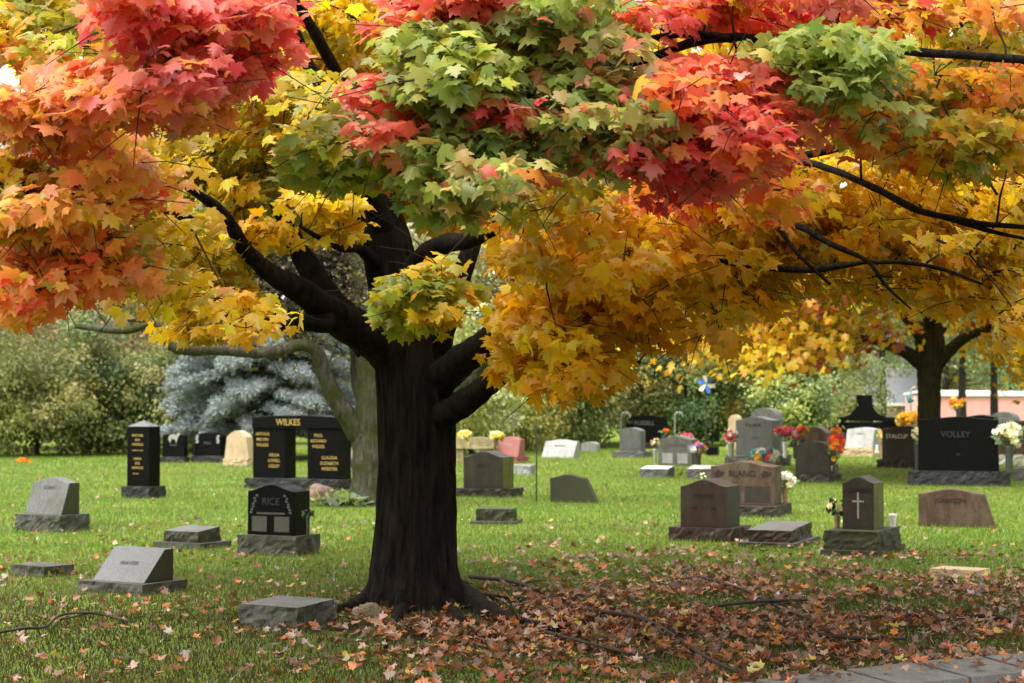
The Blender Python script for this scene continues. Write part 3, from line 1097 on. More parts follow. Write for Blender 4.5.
# surface roots
ROOTS = [[(392, 585, 13.6, 34), (372, 603, 13.5, 26), (348, 611, 13.4, 16), (328, 612, 13.3, 8), (305, 612, 13.2, 3)],
         [(425, 585, 13.9, 30), (458, 600, 13.7, 34), (492, 616, 13.2, 24), (525, 627, 12.6, 16), (560, 632, 12.3, 11), (600, 634, 12.2, 7), (650, 640, 11.9, 4)],
         [(440, 600, 13.3, 18), (462, 622, 12.9, 11), (480, 638, 12.1, 8), (500, 652, 11.5, 6), (515, 668, 10.9, 3)],
         [(408, 605, 13.3, 18), (395, 622, 12.9, 9), (388, 640, 12.1, 6), (384, 655, 11.5, 3)],
         [(440, 600, 14.0, 16), (490, 601, 14.1, 10), (530, 602, 14.2, 6), (570, 600, 14.5, 3)]]
for rows in ROOTS:
    mb = MB()
    out = []
    for px, py, Y, w in rows:
        g = gnd(px, py)
        r = w * Y / FPX / 2
        out.append((g.x - OFF.x, g.y - OFF.y, max(.0, at(px, py, Y).z) * .6 - r * .15, r))
    tube(mb, spline(out, 8), 12, .22, 9)
    mb.build('root', MAT['bark'], trunk, True)

LIMBS = [
    # left side
    [(402, 352, 13.6, 56), (368, 335, 13.4, 44), (335, 316, 13.2, 34), (300, 292, 13.0, 27), (268, 271, 12.8, 20), (243, 247, 12.6, 16), (228, 222, 12.4, 13), (210, 202, 12.2, 11), (190, 189, 12.0, 7), (160, 180, 11.8, 4)],
    [(330, 322, 13.2, 22), (300, 322, 13.0, 16), (268, 324, 12.8, 13), (240, 320, 12.6, 12), (222, 316, 12.5, 9)],
    [(372, 345, 13.9, 34), (340, 310, 14.0, 27), (318, 282, 14.2, 25), (302, 255, 14.3, 22), (288, 225, 14.5, 17), (270, 190, 14.6, 13), (255, 150, 14.7, 10), (240, 95, 14.8, 7), (225, 40, 15, 5)],
    [(390, 240, 13.5, 24), (372, 200, 13.2, 22), (358, 150, 13.0, 19), (342, 105, 12.8, 17), (322, 82, 12.6, 15), (306, 60, 12.5, 13), (295, 30, 12.3, 10), (280, -10, 12.2, 8), (262, -60, 12, 6)],
    [(385, 270, 13.2, 18), (362, 250, 13.0, 12), (340, 246, 12.8, 9), (318, 236, 12.7, 6), (300, 225, 12.6, 3)],
    # right side
    [(398, 300, 13.4, 30), (420, 262, 13.2, 26), (445, 244, 13.0, 20), (470, 238, 12.8, 17), (505, 222, 12.6, 14), (545, 190, 12.3, 11), (590, 150, 12.0, 9), (640, 115, 11.8, 6), (690, 90, 11.6, 4)],
    [(430, 360, 13.6, 34), (445, 325, 13.6, 26), (456, 292, 13.6, 22), (466, 262, 13.7, 19), (478, 225, 13.8, 16), (486, 180, 14, 13), (490, 120, 14.2, 10), (500, 40, 14.4, 8), (520, -60, 14.6, 6)],
    [(430, 385, 13.5, 44), (455, 367, 13.3, 34), (480, 347, 13.1, 29), (500, 331, 13.0, 26), (530, 305, 12.8, 22), (570, 280, 12.6, 19), (612, 262, 12.4, 17), (655, 241, 12.2, 15), (698, 213, 12.0, 14), (742, 185, 11.8, 12), (790, 160, 11.6, 9), (850, 145, 11.4, 7), (910, 130, 11.2, 5)],
    [(425, 425, 13.5, 34), (455, 408, 13.3, 27), (476, 394, 13.2, 25), (496, 378, 13.1, 21), (525, 362, 12.9, 16), (565, 352, 12.7, 12), (605, 352, 12.5, 8), (640, 362, 12.3, 5)],
    [(612, 262, 12.4, 9), (660, 252, 12.0, 7), (700, 258, 11.8, 7), (740, 264, 11.6, 6.5), (790, 270, 11.4, 6.5), (835, 267, 11.2, 7), (866, 262, 11.0, 4)],
    [(698, 213, 12.0, 9), (735, 205, 11.6, 7), (765, 209, 11.2, 7), (797, 226, 11.0, 7), (830, 243, 10.8, 6), (866, 262, 10.6, 4.5), (885, 285, 10.5, 3.5), (911, 309, 10.4, 2)],
    [(765, 209, 11.2, 5), (782, 232, 11.1, 4.5), (800, 258, 11.0, 4), (830, 284, 10.9, 3)],
    [(790, 160, 11.6, 8), (820, 165, 11.2, 7), (847, 175, 10.8, 7), (880, 191, 10.6, 7.5), (925, 213, 10.4, 7), (975, 222, 10.2, 6), (1030, 229, 10, 5)],
    [(930, 215, 10.4, 5), (975, 226, 10.2, 5), (1010, 236, 10.1, 4), (1040, 243, 10.0, 3)],
    [(866, 262, 11.0, 4), (905, 263, 10.9, 4.5), (945, 270, 10.8, 4), (985, 284, 10.7, 2.5)],
    # branch sweeping over the top right, nearer the road
    [(480, 150, 12.5, 14), (540, 105, 11.0, 11), (600, 74, 9.8, 9), (655, 56, 9.5, 9), (700, 42, 9.4, 9.5), (745, 38, 9.3, 10), (800, 41, 9.2, 9), (870, 47, 9.1, 9), (945, 53, 9.0, 9), (1005, 59, 8.9, 9), (1060, 62, 8.8, 7)],
    [(545, 80, 10.4, 7), (600, 49, 9.7, 8), (640, 40, 9.5, 7.5), (690, 35, 9.4, 7), (735, 38, 9.3, 7)],
    # front limbs that carry the low coloured boughs
    [(395, 170, 13.4, 16), (420, 120, 12.2, 12), (450, 70, 11.0, 9), (480, 30, 10, 7), (510, -10, 9.2, 5)],
    [(372, 150, 13.3, 16), (330, 60, 12.0, 12), (270, -30, 10.8, 9), (200, -60, 9.8, 7), (110, -70, 9.2, 5)],
    [(228, 222, 12.4, 9), (180, 215, 11.6, 7), (120, 205, 10.6, 6), (60, 190, 9.8, 5), (0, 182, 9.2, 4)],
    [(400, 100, 13.6, 14), (430, 0, 15, 12), (470, -90, 16.5, 9), (520, -150, 18, 6)],
    [(385, 220, 13.9, 18), (350, 120, 15.5, 13), (300, 20, 17, 9), (250, -60, 18, 6)],
    [(486, 180, 14, 10), (560, 110, 15.5, 9), (650, 40, 17, 7), (740, -20, 18, 5)],
]
for rows in LIMBS:
    if abs(rows[0][0] - 405) < 40 and rows[0][3] > 15:      # grow out of the heart of the trunk
        rows[0] = rows[0][:2] + (TY,) + rows[0][3:]
        rows[1] = rows[1][:2] + (TY * .6 + rows[1][2] * .4,) + rows[1][3:]
        rows[2] = rows[2][:2] + (TY * .25 + rows[2][2] * .75,) + rows[2][3:]
    p = limb_path(rows, 8)
    w = [rows[0][3], rows[-1][3]]
    q = []
    for i, r in enumerate(p):
        wob = .016
        v = Vector(r[:3]) * 3.1
        q.append((r[0] + wob * noise.noise(v), r[1] + wob * noise.noise(v + Vector((5, 5, 5))), r[2] + wob * noise.noise(v + Vector((9, 1, 4))), r[3]))
        SK.append(np.array(r[:3]) + np.array([OFF.x, OFF.y, 0]))
    mb = MB()
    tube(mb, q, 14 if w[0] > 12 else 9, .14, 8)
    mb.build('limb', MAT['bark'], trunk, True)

# leaf colours (albedo)
YEL = [(.82, .55, .012), (.80, .48, .010), (.82, .60, .02), (.74, .56, .02)]
AMB = [(.82, .46, .008), (.80, .40, .008), (.82, .50, .010), (.82, .47, .01)]
YGR = [(.46, .44, .025), (.36, .40, .03), (.58, .48, .02), (.42, .40, .02)]
GRN = [(.27, .37, .06), (.36, .45, .09), (.20, .30, .045), (.46, .50, .11)]
RED = [(.82, .16, .08), (.85, .25, .14), (.78, .12, .06), (.86, .29, .09)]
CRI = [(.74, .07, .075), (.84, .19, .15), (.66, .05, .05), (.80, .13, .10)]
ORA = [(.86, .36, .07), (.85, .28, .06), (.88, .46, .08), (.86, .32, .12)]
ORD = [(.82, .20, .04), (.84, .28, .04), (.78, .12, .04), (.84, .38, .04)]
PAL = dict(YEL=YEL, AMB=AMB, YGR=YGR, GRN=GRN, RED=RED, CRI=CRI, ORA=ORA, ORD=ORD)

sprays = []      # centre, radii, n leaves, palette weights


def inside(poly, x, y):
    c = False
    j = len(poly) - 1
    for i in range(len(poly)):
        xi, yi = poly[i]
        xj, yj = poly[j]
        if (yi > y) != (yj > y) and x < (xj - xi) * (y - yi) / (yj - yi + 1e-9) + xi:
            c = not c
        j = i
    return c


def bough(poly, n, Y, dY, pal, leaves=46, r=.25, slope=0.0):
    """n leaf sprays filling a bough; its outline as the photo shows it, Y metres away"""
    xs, ys = [p[0] for p in poly], [p[1] for p in poly]
    cx, cy = sum(xs) / len(xs), sum(ys) / len(ys)
    # sprays reach past their centres, so pull the outline in a little
    poly = [(cx + (x - cx) * .88, cy + (y - cy) * .88) for x, y in poly]
    n = int(n * 1.55)
    got = []
    tries = 0
    names = list(pal)
    w = np.array([pal[k] for k in names], float)
    w /= w.sum()
    while len(got) < n and tries < 6000:
        tries += 1
        best, bd = None, -1
        for _ in range(5):          # spread the sprays evenly
            x, y = random.uniform(min(xs), max(xs)), random.uniform(min(ys), max(ys))
            if not inside(poly, x, y):
                continue
            d = min([(x - a) ** 2 + (y - b) ** 2 for a, b in got] or [1e9])
            if d > bd:
                best, bd = (x, y), d
        if best is None:
            continue
        got.append(best)
        x, y = best
        yy = Y + slope * (y - cy) / 100 + random.gauss(0, dY)
        k = names[rng.choice(len(names), p=w)]
        sprays.append((at(x, y, yy), (r, r * 1.15, r * .42), leaves, k, pal))


# near boughs, lit from the open sky over the road
bough([(110, -25), (285, -25), (268, 40), (250, 72), (205, 92), (165, 70), (120, 30)], 19, 9.0, .35, dict(CRI=6, RED=2, ORA=1), 48)
bough([(25, 80), (110, 62), (170, 50), (215, 85), (215, 112), (140, 125), (70, 120), (30, 110)], 12, 9.0, .3, dict(ORA=6, RED=1), 48)
bough([(-20, -20), (115, -20), (110, 45), (60, 65), (-20, 60)], 10, 10.4, .5, dict(YGR=2, ORD=2, YEL=2), 44)
bough([(-20, 95), (40, 90), (75, 130), (140, 140), (120, 200), (60, 230), (-20, 240)], 18, 9.4, .35, dict(ORA=4, RED=2, YEL=2, YGR=1), 46)
bough([(-20, 230), (90, 175), (150, 185), (110, 240), (160, 270), (150, 282), (80, 285), (20, 305), (-20, 322)], 19, 9.6, .35, dict(ORD=5, ORA=1, YGR=2), 44)
bough([(400, 40), (460, 25), (500, 50), (480, 90), (420, 100), (395, 80)], 12, 9.1, .25, dict(GRN=6, YGR=1), 46)
bough([(480, -20), (600, -20), (640, 50), (560, 70), (500, 50)], 12, 9.3, .25, dict(GRN=8, RED=.5), 46)
bough([(520, 75), (600, 60), (655, 95), (655, 140), (640, 172), (590, 160), (535, 130)], 16, 9.2, .25, dict(GRN=9, RED=.7), 46)
bough([(420, 130), (520, 130), (510, 180), (470, 205), (430, 210), (405, 185)], 13, 9.1, .25, dict(GRN=6, ORD=.8), 46)
bough([(300, 165), (330, 125), (385, 105), (415, 130), (375, 165), (330, 185)], 10, 9.6, .2, dict(YGR=3, GRN=2), 42, .26)
bough([(368, 75), (400, 65), (415, 110), (395, 130), (372, 160), (360, 140)], 3, 9.3, .2, dict(RED=4, CRI=2), 40, .22)
bough([(410, 95), (470, 90), (530, 100), (525, 135), (440, 145)], 4, 9.1, .2, dict(CRI=3, RED=3, GRN=2), 36, .2)
bough([(385, -25), (530, -25), (510, 15), (450, 30), (395, 35)], 10, 9.4, .25, dict(RED=4, ORD=2, CRI=2), 46)
bough([(470, 165), (540, 150), (530, 190), (480, 190)], 2, 9.3, .15, dict(RED=3, ORD=1), 34, .2)
bough([(390, 170), (415, 165), (412, 200), (395, 200)], 1, 9.3, .1, dict(RED=3, ORD=2), 26, .16)
bough([(630, 75), (720, 55), (790, 75), (810, 120), (785, 160), (730, 185), (660, 195), (625, 180), (650, 120)], 22, 9.3, .35, dict(RED=5, CRI=3, ORD=2), 48)
bough([(640, -25), (970, -25), (950, 15), (850, 28), (720, 22), (640, 22)], 18, 9.8, .4, dict(RED=4, CRI=2, ORD=2, YEL=1), 44)
bough([(770, 40), (860, 30), (885, 70), (850, 95), (790, 85)], 9, 9.0, .2, dict(GRN=6, YGR=1), 44)
bough([(800, 85), (900, 60), (1045, 60), (1045, 160), (950, 170), (870, 150)], 24, 9.9, .4, dict(YGR=5, AMB=3, GRN=2, ORD=1.6), 44)
bough([(900, -20), (1045, -20), (1045, 55), (930, 50)], 10, 10.6, .4, dict(YEL=4, YGR=2, ORA=2), 44)
# boughs level with the trunk
bough([(110, 100), (220, 60), (290, 20), (295, 120), (290, 190), (280, 225), (250, 235), (160, 210)], 52, 13.9, .5, dict(YEL=5, YGR=3, AMB=1), 46)
bough([(100, 190), (230, 190), (290, 225), (235, 262), (235, 325), (205, 345), (172, 330), (150, 280)], 36, 13.3, .5, dict(YEL=5, AMB=3, YGR=1.5), 42)
bough([(225, 280), (270, 300), (300, 335), (245, 338), (215, 330)], 5, 11.6, .3, dict(AMB=1, YEL=1), 14, .22)
bough([(280, -20), (440, -20), (440, 60), (400, 140), (340, 140), (300, 90)], 20, 14.6, .6, dict(YEL=5, AMB=2, YGR=1), 44)
bough([(300, 195), (340, 190), (350, 235), (320, 228)], 3, 12.6, .2, dict(YEL=1), 34, .22)
bough([(380, 290), (415, 262), (455, 258), (470, 280), (440, 298), (430, 325), (395, 325), (382, 312)], 9, 11.8, .15, dict(YGR=4, GRN=2, YEL=1), 34, .2)
bough([(480, 200), (600, 180), (690, 200), (705, 255), (660, 290), (610, 290), (560, 310), (500, 300)], 36, 11.9, .6, dict(AMB=4, YEL=4), 40)
bough([(495, 290), (560, 290), (605, 300), (600, 345), (612, 375), (580, 395), (545, 385), (505, 365)], 19, 11.8, .4, dict(AMB=6, YEL=3), 34, .26)
bough([(600, 290), (650, 300), (660, 318), (640, 330), (600, 335)], 6, 11.9, .3, dict(AMB=5), 36, .22)
bough([(690, 160), (850, 150), (1045, 160), (1045, 245), (940, 262), (860, 250), (780, 270), (700, 260)], 115, 13.0, .8, dict(YEL=6, AMB=4, YGR=1), 40)
bough([(640, 250), (740, 260), (800, 285), (770, 310), (690, 296), (640, 290)], 22, 13.2, .5, dict(YEL=3, AMB=3), 32, .26)
bough([(560, 150), (700, 120), (820, 130), (860, 170), (700, 200), (580, 190)], 24, 12.6, .6, dict(AMB=3, YEL=4), 40)
# boughs between the coloured ones and the golden ones
bough([(560, 165), (700, 190), (810, 175), (805, 215), (640, 225)], 8, 10.7, .3, dict(AMB=3, ORD=2, RED=1), 34, .28)
bough([(100, 110), (180, 110), (190, 300), (130, 310), (100, 200)], 11, 10.8, .4, dict(YGR=2, YEL=3, ORA=1), 34, .28)
bough([(420, 180), (560, 160), (600, 200), (480, 230)], 6, 10.6, .3, dict(YGR=3, YEL=2), 34, .28)
bough([(270, 90), (350, 60), (360, 150), (290, 160)], 4, 11.2, .3, dict(YEL=3, YGR=1), 22, .26)
bough([(630, 290), (720, 290), (735, 335), (650, 345)], 6, 12.0, .4, dict(AMB=3, YEL=1), 16, .26)
bough([(690, 235), (860, 250), (1045, 240), (1045, 300), (850, 300), (720, 300)], 22, 13.5, .6, dict(YEL=4, AMB=2), 26, .3)
bough([(880, 250), (1045, 240), (1045, 350), (960, 330)], 12, 12.5, .6, dict(YEL=3, AMB=2), 24, .3)
# far side of the crown, seen from below
bough([(-40, -30), (1070, -30), (1070, 200), (880, 225), (700, 225), (520, 225), (470, 170), (300, 170), (200, 225), (-40, 220)], 150, 16.6, 1.2, dict(YEL=7, AMB=3, YGR=1, ORA=.5), 32, .42)
bough([(270, 60), (500, 60), (510, 240), (470, 240), (420, 215), (340, 215), (300, 240), (270, 200)], 34, 15.0, .4, dict(YEL=5, AMB=4), 42, .3)
bough([(130, 90), (300, 120), (310, 230), (250, 250), (240, 330), (190, 335), (150, 260)], 22, 15.2, .4, dict(YEL=5, AMB=2, YGR=1), 42, .3)


# upper dome of the crown (above the frame), which shades the lawn
def in_view(p):
    v = p - Vector((0, 0, CAMH))
    py = 341.5 - FPX * ((v.z * CP - v.y * SP) / max(.1, (v.y * CP + v.z * SP)))
    return py > -60 - FPX * .75 / max(4, v.y)


cnt = 0
while cnt < 110:
    d = Vector((random.gauss(0, 1), random.gauss(0, 1), random.gauss(0, 1))).normalized()
    k = random.uniform(.55, 1) ** .6
    p = Vector((OFF.x + .3 + d.x * 7.0 * k, OFF.y - .7 + d.y * 6.9 * k, 5.6 + d.z * 5.2 * k))
    if p.z < 2.9 or in_view(p):
        continue
    if p.y < 10.0 and p.z < 6.5:
        continue
    cnt += 1
    k = 'RED' if random.random() < .12 else 'YEL'
    sprays.append((p, (.6, .6, .35), 46, k, dict(YEL=3, ORD=2, AMB=2)))

# twigs that carry the sprays: each grows from the nearest wood
SKA = np.array(SK)
order = sorted(range(len(sprays)), key=lambda i: min(np.linalg.norm(SKA - np.array(sprays[i][0]), axis=1)))
tw = MB()
sk = [SKA]
grown = []
for i in order:
    c = np.array(sprays[i][0])
    A = np.concatenate(sk + ([np.array(grown)] if grown else []))
    d = np.linalg.norm(A - c, axis=1)
    a = A[int(d.argmin())]
    L = d.min()
    m = max(3, int(L / .22))
    sag = np.array([random.gauss(0, .08), random.gauss(0, .08), .10 + .05 * L])
    pts = []
    for t in np.linspace(0, 1, m + 1):
        p = a * (1 - t) + c * t + sag * math.sin(PI * t) * L * .5 + rng.normal(0, .012, 3)
        pts.append(p)
    r0 = .006 + .006 * min(L, 2)
    tube(tw, [tuple(p - np.array([OFF.x, OFF.y, 0])) + (r0 * (1 - .75 * j / m),) for j, p in enumerate(pts)], 5)
    grown += pts[1:]
    # short twiglets inside the spray
    for _ in range(3):
        e = c + np.array([random.gauss(0, .2), random.gauss(0, .2), random.gauss(-.05, .12)])
        mid = (c + e) / 2 + np.array([0, 0, .03])
        tube(tw, [tuple(p - np.array([OFF.x, OFF.y, 0])) + (r,) for p, r in ((c, .004), (mid, .003), (e, .002))], 4)

P, NN, TT, S, CC = [], [], [], [], []
for c, rad, n, key, pal in sprays:
    n = int(n * random.uniform(.75, 1.3) * (1.0 if rad[0] > .5 else 1.25 if c[1] < 10.8 else 1.15))
    c = np.array(c)
    q = rng.normal(0, 1, (n, 3))
    q /= np.maximum(np.linalg.norm(q, axis=1, keepdims=True), 1e-6)
    q *= rng.uniform(.25, 1.1, (n, 1)) ** .7
    p = c + q * np.array(rad)
    out = np.array([c[0] - OFF.x, c[1] - OFF.y, 0.0])
    out /= max(.2, np.linalg.norm(out))
    nn = out * rng.uniform(.1, 1.0, (n, 1)) + np.array([0, 0, .75]) + rng.normal(0, .42, (n, 3))
    # leaves hang: tips down and outward
    tt = np.array([0, 0, -1.0]) + out * .55 + rng.normal(0, .45, (n, 3))
    col = np.array(PAL[key])[rng.integers(0, 4, n)]
    # a few leaves of the neighbouring colours
    names = list(pal)
    oth = rng.random(n) < .2
    for j in np.where(oth)[0]:
        col[j] = PAL[random.choice(names)][rng.integers(0, 4)]
    c2 = np.array(PAL[random.choice(names)])[rng.integers(0, 4, n)]
    u = rng.random((n, 1)) ** 2 * .45
    col = col * (1 - u) + c2 * u
    tint = rng.normal(1, .08)
    big = rad[0] > .5
    P.append(p)
    NN.append(nn)
    TT.append(tt)
    S.append(rng.normal(.090 if c[1] < 10.8 else .104, .023, n).clip(.05, .15) * (1.55 if big else 1.0) * (1.15 if c[1] > 14.5 and not big else 1))
    CC.append(jitter(col * tint, n, .12, .05))
P, NN, TT, S, CC = (np.concatenate(a) for a in (P, NN, TT, S, CC))
crown = leaves_mesh('crown', P - np.array([OFF.x, OFF.y, 0]), NN, TT, S, CC, MAPLE_HI, MAT['leaf'], maple)
tw.build('twigs', MAT['twig'], crown, True)
print('maple leaves', len(P), 'sprays', len(sprays))
# ------------------------------------------------------------------ other trees
def crown_leaves(C, R, nclump, per, cols, size, clump=.35, shell=.55, upbias=.5, zmin=None, squash=.7, droop=.6, colvar=.15, shape=None, gaps=0.0):
    """clumps of leaves through an ellipsoid; light and dark by species colours of each clump"""
    Ps, Ns, Ts, Ss, Cs = [], [], [], [], []
    cols = np.array(cols, float)
    k = 0
    while k < nclump:
        d = rng.normal(0, 1, 3)
        d /= np.linalg.norm(d)
        rr = rng.uniform(shell, 1.0)
        wob = 1 + .42 * noise.noise(Vector(d * 1.8) + Vector((C[0], C[1], 0)))
        c = np.array(C) + d * np.array(R) * rr * wob
        k += 1
        if zmin is not None and c[2] < zmin:
            continue
        if gaps and noise.noise(Vector(c * .8)) < -.45 + gaps:
            continue
        n = int(per * rng.uniform(.6, 1.4))
        p = c + rng.normal(0, 1, (n, 3)) * np.array([clump, clump, clump * squash])
        out = d * np.array([1, 1, .4])
        nn = out + np.array([0, 0, upbias]) + rng.normal(0, .5, (n, 3))
        tt = np.array([0, 0, -droop]) + out * .6 + rng.normal(0, .5, (n, 3))
        base = cols[rng.integers(0, len(cols))] * rng.normal(1, colvar)
        Ps.append(p); Ns.append(nn); Ts.append(tt)
        Ss.append(rng.normal(size, size * .2, n).clip(size * .5, size * 1.6))
        Cs.append(jitter(base, n, .09, .04))
    return [np.concatenate(a) for a in (Ps, Ns, Ts, Ss, Cs)]


def tree_wood(t, H, r, lean, barkmat_, forks, crownR, crownz, twigs=0):
    mb = MB()
    path = spline([(0, 0, -.05, r * 1.35), (0, 0, H * .12, r), (lean[0] * .3, lean[1] * .3, H * .4, r * .8), (lean[0], lean[1], H * .75, r * .45), (lean[0] * 1.1, lean[1] * 1.1, H * .95, r * .12)], 6)
    tube(mb, path, 12, .12, 5)
    tr = mb.build('trunk', MAT[barkmat_], t, True)
    mb = MB()
    for i in range(forks):
        k = random.uniform(.25, .8)
        b = path[int(k * (len(path) - 1))]
        a = random.uniform(0, 2 * PI)
        L = crownR * random.uniform(.5, .95)
        e = (b[0] + math.cos(a) * L, b[1] + math.sin(a) * L, b[2] + L * random.uniform(.3, .9))
        m = ((b[0] + e[0]) / 2, (b[1] + e[1]) / 2, (b[2] + e[2]) / 2 + L * .08)
        tube(mb, spline([(b[0], b[1], b[2], r * .32), m + (r * .2,), e + (r * .06,)], 4), 7, .1, 5)
        for j in range(twigs):
            q = Vector(m).lerp(Vector(e), random.uniform(0, 1))
            v = Vector((random.gauss(0, 1), random.gauss(0, 1), random.gauss(.4, .8))).normalized() * random.uniform(.4, 1.2)
            tube(mb, [tuple(q) + (.018,), tuple(q + v * .5 + Vector((random.gauss(0, .06), random.gauss(0, .06), 0))) + (.012,), tuple(q + v) + (.006,)], 4)
    if mb.v:
        mb.build('limbs', MAT[barkmat_], tr, True)
    return tr


def leafy(label, x, y, H, R, cols, nclump=90, per=60, size=.14, clump=.4, bark='bark_grey', name='shrub_tree', cat='tree', low=.0, forks=7, trunk_r=.12, twigs=0, group=None, gaps=0.0, shell=.45, Rz=None, cz=None, upbias=.5):
    t = thing(name, label, cat, (x, y, 0), 0, group)
    Rz = Rz or (H - low) / 2
    cz = cz or low + Rz
    tree_wood(t, H, trunk_r, (random.gauss(0, .2), random.gauss(0, .2)), bark, forks, R, cz, twigs)
    if name == 'background_tree':
        cols = [tuple(min(.8, v * 1.25) for v in c) for c in cols]
    a = crown_leaves((0, 0, cz), (R, R, Rz), nclump, per, cols, size, clump, shell, upbias, .05, gaps=gaps)
    leaves_mesh('crown', *a, RHOMB, MAT['bgleaf'], t)
    return t


OLIVE = [(.19, .21, .05), (.25, .27, .065), (.30, .27, .075), (.17, .19, .05)]
GREEN = [(.11, .19, .045), (.15, .24, .06), (.17, .25, .07), (.06, .11, .03)]
LIGHTG = [(.38, .42, .09), (.46, .46, .12), (.30, .34, .07)]
YELLOW = [(.58, .46, .09), (.62, .5, .14), (.44, .38, .09), (.34, .33, .08)]
GOLD = [(.58, .40, .04), (.48, .36, .05), (.34, .28, .05), (.18, .19, .04)]
BROWN = [(.22, .13, .06), (.28, .17, .07), (.16, .11, .055), (.32, .24, .09)]
PALE = [(.46, .5, .22), (.54, .56, .3), (.34, .42, .15)]
REDT = [(.55, .09, .06), (.6, .16, .09), (.5, .06, .06), (.56, .22, .05)]


def X(px, Y):
    return (px - 512) / FPX * Y


HG = 'shrubs and small trees along the edge of the cemetery'
# near hedge row, left to right across the photo
for px, Y, H, R, cols, lab, kw in [
    (-25, 51, 5.0, 2.3, OLIVE + LIGHTG[:1], 'olive green soft shrub at the far left end of the hedge', {}),
    (38, 52, 3.6, 2.1, OLIVE + YELLOW[2:3], 'low olive shrub with yellowing tips behind the orange flower mound', {}),
    (92, 53, 4.4, 1.8, GREEN[1:] + OLIVE, 'dull green shrub left of the gold lettered black column', {}),
    (140, 54, 3.0, 1.5, GREEN[2:] + LIGHTG[:1], 'low green shrub behind the gold lettered black column', {}),
    (192, 53, 3.9, 1.6, GREEN[1:] + OLIVE, 'green shrub behind the two small black headstones', {}),
    (470, 53, 4.0, 1.9, LIGHTG + PALE[:2], 'pale yellow green shrub behind the limestone bench', {}),
    (525, 57, 3.9, 1.6, YELLOW[:3] + LIGHTG, 'straw yellow shrub behind the thin iron rod', {}),
    (580, 60, 3.8, 1.7, GREEN[1:] + OLIVE + YELLOW[3:], 'dark olive shrub behind the pale slant headstone', {}),
    (628, 63, 4.2, 1.6, GOLD + OLIVE, 'golden leaved shrub behind the black Russell stone', {}),
    (684, 63, 4.0, 1.7, GREEN + GOLD[2:3], 'dark green shrub with golden top right of the Russell stone', {}),
    (738, 64, 4.0, 1.8, GOLD[1:] + GREEN[1:], 'green and gold shrub behind the full round headstone', {}),
    (792, 62, 2.4, 1.6, GREEN[1:3] + LIGHTG[:1], 'low green bush left of the black winged monument', {}),
    (842, 70, 3.4, 2.0, PALE + OLIVE, 'pale thin leaved bush behind the black winged monument', dict(gaps=.2)),
]:
    leafy(lab, X(px, Y), Y, H * random.uniform(.95, 1.3), R, cols, 150, 95, .115, .27, name='hedge_shrub', cat='shrub', group=HG, trunk_r=.06, low=-.3, **kw)

TG = 'trees behind the hedge'
for px, Y, H, R, cols, lab, kw in [
    (-20, 60, 8.5, 3.2, OLIVE + BROWN[:2], 'olive and brown tree at the far left behind the hedge', {}),
    (82, 58, 7.0, 2.6, BROWN + OLIVE[1:2], 'brownish half bare tree behind the left part of the hedge', dict(gaps=.28, twigs=12, forks=14)),
    (140, 62, 7.2, 2.6, LIGHTG + YELLOW[2:], 'bright yellow green tree left of the blue spruce', {}),
    (220, 66, 10, 3.4, OLIVE + GREEN[2:3], 'tall olive tree behind the blue spruce', {}),
    (330, 66, 10, 3.2, OLIVE + BROWN[:1] + GREEN[1:2], 'dull green tree behind the mossy trunk', {}),
    (430, 62, 9, 2.8, BROWN + OLIVE, 'brown and olive tree hidden behind the big trunk', {}),
    (505, 64, 8, 2.8, OLIVE + YELLOW[2:], 'olive tree with yellow patches behind the straw yellow shrub', {}),
    (575, 66, 8.5, 2.8, GREEN[1:] + OLIVE, 'dark green tree under the low amber bough', dict(twigs=6)),
    (640, 68, 9.5, 2.6, [(.11, .10, .05), (.14, .13, .05), (.2, .2, .06)], 'grey brown half bare tree left of the small red tree', dict(gaps=.3, twigs=16, forks=16)),
    (715, 70, 6.6, 2.6, REDT + BROWN[:1], 'small red leaved tree beyond the hedge with bare twigs', dict(gaps=.1, twigs=14, forks=14, low=2.6)),
    (700, 78, 9, 3.2, OLIVE + GOLD[2:], 'olive and gold tree behind the small red tree', {}),
    (790, 76, 8.8, 3.0, REDT[1:] + GOLD[:1], 'orange red tree showing through the golden leaves at the right', dict(low=3.2)),
    (800, 82, 6.0, 3.0, OLIVE + PALE[:1], 'pale olive tree behind the low green bush', {}),
    (1010, 92, 9, 4.2, OLIVE + GREEN, 'green tree behind the pink wall at the far right', {}),
    (945, 96, 11, 4.2, OLIVE + GREEN[1:], 'olive tree rising behind the grey roof', dict(low=3.6)),
    (-150, 64, 9, 4.5, OLIVE, 'olive tree beyond the left edge', {}),
]:
    if lab.endswith('beyond the left edge'):
        continue
    leafy(lab, X(px, Y), Y, H, R, cols, 190, 100, .14, .42, name='background_tree', cat='tree', group=TG, trunk_r=.14, low=kw.pop('low', .4), **kw)

# the far wood that closes the view
a = [np.concatenate(z) for z in zip(*[crown_leaves((x, 104 + random.uniform(-3, 3), 5.6), (5.2, 3.0, 6.4), 130, 46, [OLIVE, GREEN, BROWN + OLIVE, OLIVE + GOLD[2:]][i % 4], .34, .75, .4)
                                      for i, x in enumerate(np.arange(-46, 60, 6.5))])]
leaves_mesh('distant_wood', *a, RHOMB, MAT['bgleaf'], None, 'stuff')

